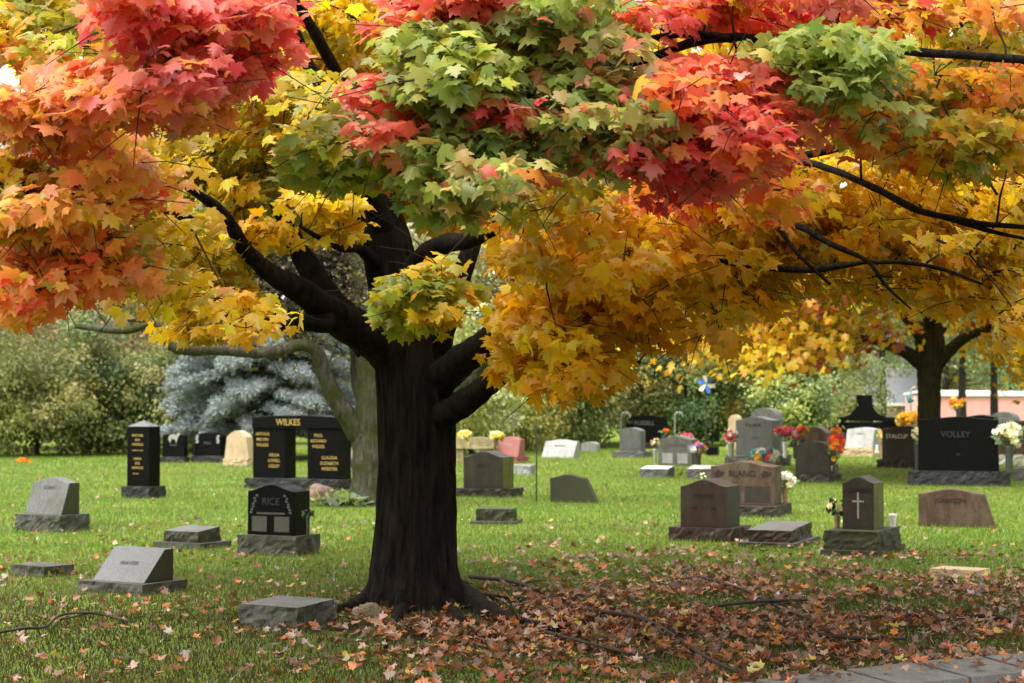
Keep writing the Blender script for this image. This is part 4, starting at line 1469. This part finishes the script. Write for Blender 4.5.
# blue spruce
def spruce():
    Y = 49.0
    x = X(266, Y)
    t = thing('blue_spruce', 'silvery blue spruce with drooping boughs behind the black portal monument', 'tree', (x, Y, 0))
    H, R = 10.5, 3.1
    mb = MB()
    tube(mb, spline([(0, 0, 0, .22), (0, 0, H * .5, .14), (0, 0, H, .02)], 8), 10)
    tr = mb.build('trunk', MAT['bark_dark'], t, True)
    mb = MB()
    Ps, Ns, Ts, Ss, Cs = [], [], [], [], []
    for k in range(150):
        f = (k / 150) ** 1.35
        z = .75 + f * (H - 1.0)
        L = (R * (1 - f) ** .8 + .25) * random.uniform(.78, 1.08) * min(1, .68 + z * .16)
        a = k * 2.39996 + random.uniform(-.2, .2)
        d = np.array([math.cos(a), math.sin(a), 0])
        tip = np.array([0, 0, z]) + d * L + np.array([0, 0, -.12 * L])
        tube(mb, [(0, 0, z + .1, .03), tuple(np.array([0, 0, z + .1]) + d * L * .5 + [0, 0, .02]) + (.02,), tuple(tip) + (.006,)], 5)
        m = int(26 + 46 * L)
        for j in range(m):
            s = random.uniform(.25, 1.03) ** .7
            w = (1.05 - s) * .55 + .1
            side = np.array([-d[1], d[0], 0]) * random.uniform(-1, 1) * w * L * .55
            c = np.array([0, 0, z + .1]) + d * L * s + side + np.array([0, 0, -.14 * L * s * s - abs(random.gauss(0, .06))])
            n = 24
            q = rng.normal(0, .055, (n, 3))
            dirs = d + side * .8 + rng.normal(0, .75, (n, 3)) + np.array([0, 0, .25])
            Ps.append(c + q); Ts.append(dirs); Ns.append(rng.normal(0, 1, (n, 3)) + np.array([0, 0, .6]))
            Ss.append(rng.uniform(.06, .12, n))
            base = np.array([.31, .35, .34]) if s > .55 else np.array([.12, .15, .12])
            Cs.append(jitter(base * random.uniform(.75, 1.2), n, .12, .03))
    mb.build('limbs', MAT['bark_dark'], tr, True)
    shape = (np.array([(-.13, 0, 0), (.13, 0, 0), (.06, 1, 0), (-.06, 1, 0)], float), [[0, 1, 2, 3]])
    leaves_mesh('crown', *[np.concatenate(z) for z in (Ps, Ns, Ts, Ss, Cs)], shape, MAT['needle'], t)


spruce()


# mossy half-bare tree right behind the maple
def mossy_tree():
    B = gnd(372, 505)
    Y = B.y
    t = thing('mossy_tree', 'mossy grey half bare tree with crooked limbs behind the maple trunk', 'tree', (B.x, B.y, 0))

    def lp(rows, n=8):
        return spline([(at(px, py, Y + dy).x - B.x, dy, at(px, py, Y + dy).z, w * Y / FPX / 2) for px, py, dy, w in rows], n)
    mb = MB()
    tube(mb, lp([(374, 510, 0, 62), (373, 497, 0, 48), (373, 470, 0, 42), (373, 430, 0, 40), (375, 400, 0, 37), (372, 360, 0, 32), (366, 320, 0, 27), (360, 280, .2, 20), (350, 230, .4, 14), (345, 150, .5, 8)]), 22, .1, 4)
    tr = mb.build('trunk', MAT['bark_moss'], t, True)
    limbs = [
        [(366, 445, 0, 26), (350, 420, -.1, 22), (334, 396, -.2, 19), (323, 372, -.3, 16), (317, 352, -.4, 14), (300, 345, -.5, 12), (278, 351, -.6, 12), (252, 353, -.7, 11), (222, 350, -.8, 11), (190, 350, -.9, 12), (174, 347, -1, 11), (163, 335, -1, 9), (152, 324, -1, 8), (122, 331, -1, 7), (75, 326, -1, 5)],
        [(160, 332, -1, 6), (146, 321, -1, 6), (124, 319, -1, 4)],
        [(378, 420, 0, 26), (360, 385, .3, 17), (356, 350, .4, 14), (346, 310, .5, 11), (340, 270, .6, 9), (325, 230, .7, 6)],
        [(380, 460, 0, 30), (415, 430, 0, 27), (450, 395, .1, 24), (475, 368, .2, 20), (495, 340, .3, 14), (520, 300, .4, 9), (550, 260, .5, 6)],
        [(320, 360, -.3, 9), (300, 330, -.2, 7), (270, 300, 0, 6), (250, 262, .2, 4)],
        [(366, 330, 0, 10), (330, 290, .3, 8), (300, 262, .4, 6), (275, 235, .5, 4)],
        [(495, 340, .3, 7), (560, 320, .4, 6), (620, 300, .5, 5), (680, 296, .6, 4), (730, 320, .7, 3)],
    ]
    tips = []
    for rows in limbs:
        mb = MB()
        p = lp(rows)
        tube(mb, p, 12, .16, 6)
        mb.build('limb', MAT['bark_moss'], tr, True)
        tips += [q for q in p if at(512, 338, Y).z < q[2] and q[3] < .09 and q[0] > at(215, 300, Y).x - B.x]
    mb = MB()
    ends = []
    for q in tips * 9:
        b = Vector(q[:3])
        v = Vector((random.gauss(0, 1), random.gauss(0, 1), random.gauss(.5, .7))).normalized() * random.uniform(.3, .9)
        m = b + v * .5 + Vector((random.gauss(0, .07), random.gauss(0, .07), random.gauss(0, .05)))
        e = b + v + Vector((0, 0, random.gauss(.05, .1)))
        tube(mb, [tuple(b) + (.012,), tuple(m) + (.008,), tuple(e) + (.004,)], 4)
        for _ in range(4):
            f = m.lerp(e, random.random())
            g = f + Vector((random.gauss(0, .2), random.gauss(0, .2), random.gauss(.05, .18)))
            tube(mb, [tuple(f) + (.006,), tuple(g) + (.003,)], 4)
            ends.append(g)
    mb.build('twigs', MAT['twig'], tr, True)
    E = np.array([tuple(e) for e in ends])
    E = np.repeat(E, 3, 0)
    E = E[rng.random(len(E)) < .7] if len(E) else E
    n = len(E)
    cols = np.array([(.16, .10, .05), (.2, .17, .05), (.1, .09, .04), (.25, .2, .05)])
    leaves_mesh('crown', E + rng.normal(0, .06, (n, 3)), rng.normal(0, 1, (n, 3)) + [0, 0, .8], rng.normal(0, 1, (n, 3)) - [0, 0, .6], rng.uniform(.05, .10, n), jitter(cols[rng.integers(0, 4, n)], n), RHOMB, MAT['bgleaf'], t)


mossy_tree()


# golden maple on the right
def right_maple():
    Y = 38.0
    B = Vector((X(929, Y), Y, 0))
    t = thing('maple_tree', 'golden maple with a thick forked trunk standing behind the wide black stone at the right', 'tree', B)

    def lp(rows, n=7):
        return spline([(at(px, py, Y + dy).x - B.x, dy, max(-.05, at(px, py, Y + dy).z), w * Y / FPX / 2) for px, py, dy, w in rows], n)
    mb = MB()
    tube(mb, lp([(929, 478, 0, 36), (929, 460, 0, 28), (929, 420, 0, 23), (929, 385, 0, 23), (930, 362, 0, 27), (930, 345, 0, 30), (929, 325, 0, 24), (925, 280, 0, 16), (925, 200, 0, 8)]), 20, .1, 5)
    tr = mb.build('trunk', MAT['bark_grey'], t, True)
    wood = []
    for rows in [[(925, 366, 0, 16), (905, 352, -.3, 13), (885, 344, -.6, 10), (862, 338, -.9, 7), (835, 342, -1.2, 5), (800, 330, -1.5, 3)],
                 [(934, 366, 0, 17), (950, 350, -.2, 13), (968, 336, -.5, 10), (1000, 325, -1, 7), (1050, 310, -1.5, 5)],
                 [(928, 345, 0, 14), (900, 310, -.8, 10), (870, 280, -1.6, 7), (830, 250, -2.4, 5), (790, 225, -3, 3)],
                 [(932, 340, 0, 14), (960, 300, .6, 10), (990, 260, 1.2, 7), (1030, 220, 1.8, 5)],
                 [(930, 330, 0, 12), (930, 280, -1.6, 8), (940, 240, -3, 6), (950, 210, -4.5, 3)],
                 [(926, 330, 0, 12), (905, 270, 1.4, 8), (880, 220, 2.6, 5)]]:
        mb = MB()
        p = lp(rows)
        tube(mb, p, 10, .12, 5)
        mb.build('limb', MAT['bark_grey'], tr, True)
        wood += [np.array(q[:3]) for q in p]
    W = np.array(wood)
    # sprays fill a wide low dome whose skirt droops at the right front
    Ps, Ns, Ts, Ss, Cs = [], [], [], [], []
    gold = np.array([(.8, .54, .02), (.8, .46, .015), (.78, .58, .03), (.8, .4, .02)])
    red = np.array([(.6, .16, .06), (.55, .10, .10), (.64, .22, .05), (.5, .12, .14)])
    grn = np.array([(.36, .36, .04), (.3, .3, .04), (.42, .36, .03), (.28, .30, .05)])
    mb = MB()
    k = 0
    while k < 760:
        d = rng.normal(0, 1, 3)
        d /= np.linalg.norm(d)
        if d[2] < -.9:
            continue
        rr = rng.uniform(.5, 1)
        c = d * np.array([6.4, 5.2, 4.6]) * rr + np.array([-.3, 0, 5.4])
        if k >= 620:     # low skirt of the crown at both sides
            c = np.array([rng.uniform(1.2, 6.2), rng.uniform(-4.6, .5), rng.uniform(1.8, 4.0)]) if k % 5 < 3 else np.array([rng.uniform(-6.2, -2.2), rng.uniform(-4.4, .5), rng.uniform(2.3, 4.6)])
        under = noise.noise(Vector((c[0] * .35, c[1] * .35, 3)))
        zlo = 2.25 + .4 * under + max(0, 1.3 - np.hypot(c[0], c[1]) * .42)
        zlo = max(zlo, float(np.interp(c[0], [-6, -2.9, -1.7, -.6, .5, 2.0, 6], [2.2, 2.25, 2.75, 3.1, 3.05, 1.85, 1.8]))) if c[1] < 1 else zlo + .4
        if c[0] > 1.4 and c[1] < 1:
            zlo = 1.85 + .3 * under
        if c[2] < zlo:
            continue
        k += 1
        j = int(np.linalg.norm(W - c, axis=1).argmin())
        a = W[j]
        tube(mb, [tuple(a) + (.02,), tuple((a + c) / 2 + rng.normal(0, .1, 3)) + (.012,), tuple(c) + (.005,)], 4)
        n = int(rng.uniform(36, 66))
        p = c + rng.normal(0, 1, (n, 3)) * np.array([.42, .42, .22])
        o = np.array([c[0], c[1], 0]) / max(1, np.hypot(c[0], c[1]))
        Ps.append(p); Ns.append(o * rng.uniform(.2, 1, (n, 1)) + [0, 0, .7] + rng.normal(0, .45, (n, 3)))
        Ts.append(np.array([0, 0, -1]) + o * .5 + rng.normal(0, .45, (n, 3)))
        Ss.append(rng.normal(.17, .025, n).clip(.1, .24))
        u = rng.random() + .25 * noise.noise(Vector(c * .5))
        pal = grn if (c[2] < 4.0 and np.hypot(c[0], c[1]) < 4.5 and c[0] < .5 and u < .5) else red if u > .95 else gold
        Cs.append(jitter(pal[rng.integers(0, 4, n)] * rng.normal(1, .1), n, .12, .06))
    cr = leaves_mesh('crown', *[np.concatenate(z) for z in (Ps, Ns, Ts, Ss, Cs)], MAPLE_LO, MAT['leaf'], t)
    mb.build('twigs', MAT['twig'], cr, True)


right_maple()

# conifers with bare lower trunks far right
for px, Y, lab in [(882, 72, 'tall dark conifer trunk left of the golden right maple'), (962, 76, 'dark conifer trunk just right of the golden right maple'), (994, 78, 'dark conifer trunk near the right edge before the pink wall')]:
    x = X(px, Y)
    t = thing('conifer_tree', lab, 'tree', (x, Y, 0), 0, 'conifers at the far right')
    mb = MB()
    tube(mb, spline([(0, 0, -.05, .2), (0, 0, 2.5, .145), (.05, 0, 6, .11), (0, 0, 10, .03)], 6), 10, .1, 6)
    tr = mb.build('trunk', MAT['bark_dark'], t, True)
    mb = MB()
    for k in range(16):
        z = 2.2 + k * .45
        a = k * 2.4 + px
        L = random.uniform(1.2, 2.2) * (1 - k * .03)
        tube(mb, [(0, 0, z, .035), (math.cos(a) * L * .5, math.sin(a) * L * .5, z + .1, .02), (math.cos(a) * L, math.sin(a) * L, z + .25, .008)], 5)
    mb.build('limbs', MAT['bark_dark'], tr, True)
    a = crown_leaves((0, 0, 6.2), (2.0, 2.0, 3.4), 110, 40, GREEN[1:] + OLIVE[:1], .16, .3, .3)
    leaves_mesh('crown', *a, RHOMB, MAT['bgleaf'], t)

# leafy plants
def plant(label, p, n, L, w, cols, name='hosta_plant', cat='plant', up=.7):
    t = thing(name, label, cat, p)
    ang = rng.uniform(0, 2 * PI, n)
    d = np.stack([np.cos(ang), np.sin(ang), rng.uniform(.2, up * 1.6, n)], 1)
    P0 = np.stack([rng.normal(0, w, n), rng.normal(0, w, n), np.zeros(n)], 1)
    P0 = P0 + d * np.array([.3, .3, .5]) * L * rng.uniform(.2, 1, (n, 1))
    nn = np.stack([-d[:, 0] * .6, -d[:, 1] * .6, np.ones(n)], 1) + rng.normal(0, .3, (n, 3))
    c = np.array(cols)[rng.integers(0, len(cols), n)]
    shape = (np.array([(0, 0, 0), (.22, .3, .04), (.24, .6, .02), (0, 1, -.14), (-.24, .6, .02), (-.22, .3, .04)], float), [[0, 1, 2, 3], [0, 3, 4, 5]])
    leaves_mesh('leaves', P0, nn, d + [0, 0, -.1], rng.uniform(.6, 1.1, n) * L, jitter(c, n), shape, MAT['bgleaf'], t)
    mb = MB()
    for i in range(min(n, 24)):
        tube(mb, [(P0[i, 0] * .3, P0[i, 1] * .3, 0, .008), tuple(P0[i]) + (.005,)], 4)
    mb.build('stems', MAT['stemgreen'], t)


plant('yellowing hosta plant at the foot of the mossy tree', gnd(333, 506), 60, .26, .16, [(.45, .33, .06), (.35, .36, .08), (.16, .24, .08), (.22, .3, .14)])
plant('blue green hosta plant beside the mossy trunk', gnd(349, 507), 40, .24, .12, [(.16, .24, .14), (.2, .28, .18), (.26, .34, .08)])
for px, py, lab in [(452, 640, 'tiny green seedling in front of the maple trunk'), (378, 611, 'small green weed between the tan rock and the maple trunk'), (428, 648, 'low green weed in the leaves below the maple'), (350, 640, 'small weed tuft left of the maple root')]:
    plant(lab, gnd(px, py), 26, .055, .06, [(.08, .16, .03), (.12, .2, .04)], 'weed_seedling', 'weed')

# ------------------------------------------------------------------ buildings far off
def house(label, x0, x1, y, depth, hw, hr, wall, roof, ridge_along_x=True, fascia=None, win=0):
    t = thing('house', label, 'house', ((x0 + x1) / 2, y, 0))
    W = x1 - x0
    mb = MB()
    mb.box((0, depth / 2, hw / 2), (W, depth, hw))
    wl = mb.build('wall', MAT[wall], t)
    mb = MB()
    o = .4 if hr > .3 else .06
    vs = [(-W / 2 - o, -o, hw), (W / 2 + o, -o, hw), (W / 2 + o, depth / 2, hw + hr), (-W / 2 - o, depth / 2, hw + hr), (-W / 2 - o, depth + o, hw), (W / 2 + o, depth + o, hw)]
    vs += [(a, b, c + .12) for a, b, c in vs]
    mb.add(vs, [(0, 3, 2, 1), (3, 4, 5, 2), (6, 7, 8, 9), (9, 8, 11, 10), (0, 1, 7, 6), (4, 10, 11, 5), (0, 6, 9, 3), (3, 9, 10, 4), (1, 2, 8, 7), (2, 5, 11, 8)])
    mb.build('roof', MAT[roof], t)
    if fascia:
        mb = MB()
        mb.box((0, -o - .03, hw + .02), (W + 2 * o, .05, .16))
        mb.build('fascia', MAT[fascia], t)
    for i in range(win):
        mb = MB()
        xx = -W / 2 + W * (i + .5) / win
        mb.box((xx, -.03, hw * .58), (1.1, .05, 1.1))
        f = mb.build('window', MAT['wire'], t)
        mb = MB()
        for dx in (-.58, .58):
            mb.box((xx + dx, -.05, hw * .58), (.08, .06, 1.26))
        mb.build('frame', MAT['whitepaint'], f)
    return t


MAT['whitepaint'] = plain('white paint', (.78, .77, .74), .6, .4, .04)
MAT['beigewall'] = plain('beige siding', (.5, .44, .33), .7, .3, .06)
MAT['pinkwall'] = plain('pale pink wall', (.80, .40, .37), .7, .3, .04, 2)
MAT['greyroof'] = plain('grey shingles', (.17, .175, .19), .8, .3, .1, 3)
MAT['brownroof'] = plain('brown shingles', (.1, .085, .075), .85, .3, .2, 3)
house('beige house with a grey shingle roof behind the winged monument', X(838, 96), X(938, 96), 96, 9, 1.35, 2.7, 'beigewall', 'greyroof', fascia='whitepaint', win=2)
house('low pale pink building behind the right maple', X(936, 88), X(1090, 88), 88, 7, 1.85, .12, 'pinkwall', 'whitepaint', fascia='whitepaint')
house('white house partly hidden by shrubs left of the blue spruce', X(108, 76), X(166, 76), 76, 6, 1.9, .7, 'whitepaint', 'brownroof', win=1)


# ------------------------------------------------------------------ ground, kerb, road, litter, grass
KERB = [(-60, -20), (-8, 5.1), (-2, 8.0), (0, 9.0), (1.4, 9.85), (2.1, 10.35), (3.24, 10.95), (5, 11.75), (12, 15), (60, 34)]


def kerb_y(x):
    return np.interp(x, [k[0] for k in KERB], [k[1] for k in KERB])


def ground_mat():
    m, nt, out = newmat('lawn')
    tc = N(nt, 'ShaderNodeTexCoord').outputs['Object']
    f1 = nz(nt, tc, .55, 5, .6)
    grass = ramp(nt, f1, [(.3, (.085, .135, .018)), (.5, (.14, .21, .026)), (.7, (.185, .215, .036))])
    bm_ = N(nt, 'ShaderNodeMapping')
    bm_.inputs['Scale'].default_value = (.09, .5, 1)
    nt.links.new(tc, bm_.inputs[0])
    grass = mix(nt, ramp(nt, nz(nt, bm_.outputs[0], 1.0, 4, .6), [(.5, (0, 0, 0)), (.72, (.5, .5, .5))]), grass, (.2, .18, .06))
    f2 = nz(nt, tc, 40, 4, .7)
    grass = mix(nt, ramp(nt, f2, [(.35, (0, 0, 0)), (.7, (.55, .55, .55))]), grass, (.05, .085, .012))
    # bare soil under the maple
    sub = N(nt, 'ShaderNodeVectorMath', operation='SUBTRACT')
    nt.links.new(tc, sub.inputs[0])
    sub.inputs[1].default_value = (OFF.x + .9, OFF.y - 1.2, 0)
    mp = N(nt, 'ShaderNodeVectorMath', operation='MULTIPLY')
    nt.links.new(sub.outputs[0], mp.inputs[0])
    mp.inputs[1].default_value = (.5, .62, 0)
    ln = N(nt, 'ShaderNodeVectorMath', operation='LENGTH')
    nt.links.new(mp.outputs[0], ln.inputs[0])
    ad = N(nt, 'ShaderNodeMath', operation='MULTIPLY_ADD')
    nt.links.new(nz(nt, tc, 1.6, 6, .7), ad.inputs[0])
    ad.inputs[1].default_value = 2.2
    nt.links.new(ln.outputs['Value'], ad.inputs[2])
    w = ramp(nt, ad.outputs[0], [(.0, (1, 1, 1)), (.5, (1, 1, 1)), (.95, (0, 0, 0))])
    mr = N(nt, 'ShaderNodeMapRange')
    nt.links.new(ad.outputs[0], mr.inputs['Value'])
    mr.inputs['From Min'].default_value = 1.5
    mr.inputs['From Max'].default_value = 2.5
    mr.inputs['To Min'].default_value = 1
    mr.inputs['To Max'].default_value = 0
    soil = ramp(nt, nz(nt, tc, 18, 6, .7), [(.35, (.012, .009, .005)), (.7, (.035, .025, .015))])
    col = mix(nt, mr.outputs[0], grass, soil)
    p = N(nt, 'ShaderNodeBsdfPrincipled')
    nt.links.new(col, p.inputs['Base Color'])
    p.inputs['Roughness'].default_value = .95
    p.inputs['Specular IOR Level'].default_value = .1
    b = N(nt, 'ShaderNodeBump')
    b.inputs['Strength'].default_value = .6
    b.inputs['Distance'].default_value = .05
    nt.links.new(nz(nt, tc, 30, 5, .7), b.inputs['Height'])
    nt.links.new(b.outputs[0], p.inputs['Normal'])
    nt.links.new(p.outputs[0], out.inputs[0])
    return m


mb = MB()
xs = [-700] + list(np.arange(-30, 31, 1.0)) + [700]
ys = [-60, 4] + list(np.arange(5, 60, 1.0)) + [80, 120, 900]
for y in ys:
    for x in xs:
        mb.v.append((x, y, 0))
nx = len(xs)
for j in range(len(ys) - 1):
    for i in range(nx - 1):
        mb.f.append((j * nx + i, j * nx + i + 1, (j + 1) * nx + i + 1, (j + 1) * nx + i))
mb.build('ground', ground_mat(), kind='structure')

# road: a sheet just above the ground on the near side of the kerb
MAT['asphalt'] = granite('asphalt', (.05, .05, .052), .4, .75, (.03, .03, .03), .4, .4, .3, 90)
MAT['concrete'] = granite('worn concrete', (.14, .135, .125), .25, .7, (.1, .095, .08), .6, .3, .3, 80)
mb = MB()
pts = []
for x in np.arange(-40, 41, 1.0):
    pts.append((x, kerb_y(x) - .34, .004))
far = [(x, -60, .004) for x in np.arange(40, -41, -1.0)]
n = len(pts)
mb.v = pts + far[::1]
for i in range(n - 1):
    mb.f.append((i, i + 1, 2 * n - 2 - i, 2 * n - 1 - i)[::-1])
mb.build('road', MAT['asphalt'], kind='structure')

# kerb: stones with open joints, each joint a few mm wide
mb = MB()
x = -9.0
while x < 14:
    L = random.uniform(.42, .62)
    a, b = np.array([x + .022, kerb_y(x + .022)]), np.array([x + L - .022, kerb_y(x + L - .022)])
    d = (b - a) / np.linalg.norm(b - a)
    nrm = np.array([d[1], -d[0]]) * .46
    h = .085 + random.uniform(-.006, .006)
    vs = [tuple(p) + (z,) for z in (-.02, h) for p in (a, b, b + nrm, a + nrm)]
    # chamfered road side
    vs[6] = tuple(b + nrm * .96) + (h - .03,)
    vs[7] = tuple(a + nrm * .96) + (h - .03,)
    mb.add(vs, [(0, 1, 2, 3), (4, 7, 6, 5), (0, 4, 5, 1), (1, 5, 6, 2), (2, 6, 7, 3), (3, 7, 4, 0)])
    x += L
mb.build('kerb', MAT['concrete'], kind='structure')

# fallen maple leaves
def litter():
    Ps, C = [], []
    pal = np.array([(.20, .062, .02), (.32, .12, .025), (.14, .06, .026), (.30, .16, .08), (.40, .28, .19), (.13, .055, .028), (.5, .17, .03), (.33, .075, .025), (.13, .06, .04), (.46, .34, .06)])  # brown and orange leaves; the pale tone paints in wet sky reflection
    N0 = 0
    target = 12500
    while N0 < target:
        m = 6000
        Y = rng.uniform(9.4, 24, m)
        x = rng.uniform(-1, 1, m) * (.32 * Y + 1.8)
        dens = np.array([noise.noise(Vector((a * .9, b * .9, 0))) + .6 * noise.noise(Vector((a * 2.6, b * 2.6, 4))) for a, b in zip(x, Y)])
        core = np.exp(-(((x - (OFF.x + 1.6)) / 2.3) ** 2 + ((Y - 12.3) / 2.3) ** 2))
        right = np.exp(-(((x - 2.6) / 1.9) ** 2 + ((Y - 14.0) / 4.5) ** 2))
        w = .05 + .60 * core + .40 * right
        w *= np.clip(.7 + 1.5 * dens, .06, 1.8)
        w = np.where(Y > 18, w * np.exp(-(Y - 18) / 2.5), w)
        w = np.where(x < OFF.x - .3, w * .40 + .012, w)
        k = rng.random(m) < np.clip(w, 0, 1)
        p = np.stack([x, Y, np.full(m, .02)], 1)[k]
        Ps.append(p)
        N0 += len(p)
    # stray leaves far out on the lawn
    m = 420
    Y = rng.uniform(18, 46, m)
    x = rng.uniform(-.30, .32, m) * Y
    Ps.append(np.stack([x, Y, np.full(m, .04)], 1))
    # on the road by the kerb
    P = np.concatenate(Ps)
    n = len(P)
    ky = kerb_y(P[:, 0])
    onk = (P[:, 1] < ky) & (P[:, 1] > ky - .46)
    drop = onk & (rng.random(n) < .72)
    P[:, 2] = np.where(onk, .1, np.where(P[:, 1] < ky, .02, rng.uniform(.015, .05, n)))
    P = P[~drop]
    n = len(P)
    w = np.array([.17, .14, .19, .12, .06, .14, .06, .05, .06, .03])
    col = pal[rng.choice(len(pal), n, p=w / w.sum())]
    nn = np.array([0, 0, 1.0]) + rng.normal(0, .42, (n, 3))
    tt = rng.normal(0, 1, (n, 3)) * [1, 1, .1]
    sh = (MAPLE_LO[0] * np.array([1, 1, -1.3]), MAPLE_LO[1])
    leaves_mesh('fallen_leaves', P - np.array([0, 0, .0]), nn, tt, rng.normal(.057, .014, n).clip(.025, .09), jitter(col, n, .22, .08), sh, MAT['litter'], None, 'stuff')


litter()


def grass():
    Ps, Hs, Cs = [], [], []
    for n, y0, y1, h in ((540000, 9.4, 58, .044),):
        Y = y0 * (y1 / y0) ** rng.random(n)
        x = rng.uniform(-1, 1, n) * (.31 * Y + 2.2)
        k = Y > kerb_y(x) + .02
        # thin under the maple
        bare = np.exp(-(((x - (OFF.x + 1.0)) / 1.9) ** 2 + ((Y - 12.3) / 1.9) ** 2))
        pn = np.array([noise.noise(Vector((a * 1.5, b * 1.5, 8))) for a, b in zip(x, Y)])
        k &= rng.random(n) > np.clip(bare * .95 + pn * .3, 0, .97)
        k &= np.hypot(x - OFF.x, Y - OFF.y) > .42
        x, Y, pn = x[k], Y[k], pn[k]
        m = len(x)
        Ps.append(np.stack([x, Y, np.full(m, -.004)], 1))
        Hs.append(rng.normal(h, h * .25, m).clip(h * .4, h * 1.8) * (Y / 14) ** .25)
        big = np.array([noise.noise(Vector((a * .35, b * .35, 2))) for a, b in zip(x, Y)])
        base = np.array([(.155, .25, .026)]) * (1 + .35 * pn[:, None]) + np.array([(.07, .03, .01)]) * np.clip(big, 0, 1)[:, None] * 1.2
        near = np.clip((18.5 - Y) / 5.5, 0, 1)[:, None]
        base = base * (1 - near) + near * (base * np.array([[.31, .19, .22]]))  # maple's shade painted into the blade colour: near grass darker and browner
        band = np.array([noise.noise(Vector((a * .07, b * .42, 6))) + .5 * noise.noise(Vector((a * .4, b * 1.3, 3))) for a, b in zip(x, Y)]).clip(0, .6)[:, None]
        base = base * (1 - band * .55) + np.array([(.21, .19, .06)]) * band * .55
        dry = rng.random(m) < .07
        base[dry] = (.26, .2, .08)
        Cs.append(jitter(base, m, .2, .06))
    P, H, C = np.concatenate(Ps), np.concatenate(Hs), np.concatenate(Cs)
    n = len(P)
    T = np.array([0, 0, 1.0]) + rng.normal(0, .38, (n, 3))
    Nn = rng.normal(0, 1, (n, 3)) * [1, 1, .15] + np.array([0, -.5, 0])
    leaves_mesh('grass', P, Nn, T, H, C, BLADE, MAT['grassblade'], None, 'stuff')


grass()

# fallen sticks
G2 = 'fallen sticks in the grass'
for lab, w, pts in [
    ('long thin curved stick on the grass at the lower left', 0.0243, [(-5, 641), (25, 639), (45, 632), (60, 624), (85, 622), (110, 621), (130, 631)]),
    ('dark stick crossing the leaves right of the trunk', 0.0405, [(470, 583), (513, 590), (556, 603)]),
    ('long stick slanting through the leaves towards the kerb', 0.0351, [(587, 617), (640, 628), (674, 641), (705, 667), (738, 684)]),
    ('stick lying in the leaves below the maroon stone', 0.0297, [(700, 583), (745, 599), (775, 610), (810, 628)]),
    ('level stick in the leaves before the cross stone', 0.0297, [(690, 617), (756, 611), (835, 604)]),
    ('dark stick in the leaves beside the kerb', 0.0297, [(805, 642), (858, 649), (905, 644)]),
    ('short dark stick at the right edge among the leaves', 0.0405, [(978, 624), (1000, 627), (1020, 630)]),
    ('forked stick near the bottom of the photo under the maple', 0.0243, [(545, 640), (590, 655), (640, 662), (668, 672)]),
]:
    mb = MB()
    P = [gnd(*p) for p in pts]
    c = P[0]
    tube(mb, spline([(p.x - c.x, p.y - c.y, .055 + .02 * math.sin(i * 2.2), w / 2 * (1 - .5 * i / len(P))) for i, p in enumerate(P)], 7), 7, .2, 12)
    q = P[len(P) // 2] - c
    tube(mb, [(q.x, q.y, .03, w * .3), (q.x + .18, q.y + .16, .06, w * .2), (q.x + .3, q.y + .36, .05, w * .1)], 5)
    o = mb.build('fallen_stick', MAT['stick'], None, True)
    o.location = c
    tag(o, lab, 'stick', G2)

# ------------------------------------------------------------------ light
SUN_EL, SUN_AZ = math.radians(70), math.radians(240)     # azimuth clockwise from +y: beyond the trees, to the left
world = bpy.data.worlds.new('World')
sc.world = world
world.use_nodes = True
nt = world.node_tree
nt.nodes.clear()
sky = nt.nodes.new('ShaderNodeTexSky')
sky.sky_type = 'NISHITA'
sky.sun_disc = False
sky.sun_elevation = SUN_EL
sky.sun_rotation = SUN_AZ
sky.dust_density = 5
sky.air_density = 1.5
hs = nt.nodes.new('ShaderNodeHueSaturation')
hs.inputs['Saturation'].default_value = .25
bg = nt.nodes.new('ShaderNodeBackground')
bg.inputs['Strength'].default_value = .12
wo = nt.nodes.new('ShaderNodeOutputWorld')
nt.links.new(sky.outputs[0], hs.inputs['Color'])
nt.links.new(hs.outputs[0], bg.inputs['Color'])
nt.links.new(bg.outputs[0], wo.inputs[0])

sd = bpy.data.lights.new('sun', 'SUN')
sd.energy = 1.5
sd.angle = math.radians(60)
sd.color = (1, .96, .9)
so = bpy.data.objects.new('sun', sd)
COL.objects.link(so)
d = Vector((math.sin(SUN_AZ) * math.cos(SUN_EL), math.cos(SUN_AZ) * math.cos(SUN_EL), math.sin(SUN_EL)))
so.rotation_euler = d.to_track_quat('Z', 'Y').to_euler()
so.location = (-8, 10, 20)

sc.view_settings.view_transform = 'Standard'
sc.view_settings.look = 'None'
sc.view_settings.gamma = 1
sc.view_settings.exposure = 1.75
sc.render.engine = 'CYCLES'
sc.cycles.use_denoising = True
sc.cycles.max_bounces = 8
sc.cycles.diffuse_bounces = 6
sc.cycles.transmission_bounces = 6
sc.cycles.glossy_bounces = 2
sc.cycles.transparent_max_bounces = 4
for o in list(sc.objects):
    if 'dims' in o.keys():
        del o['dims']
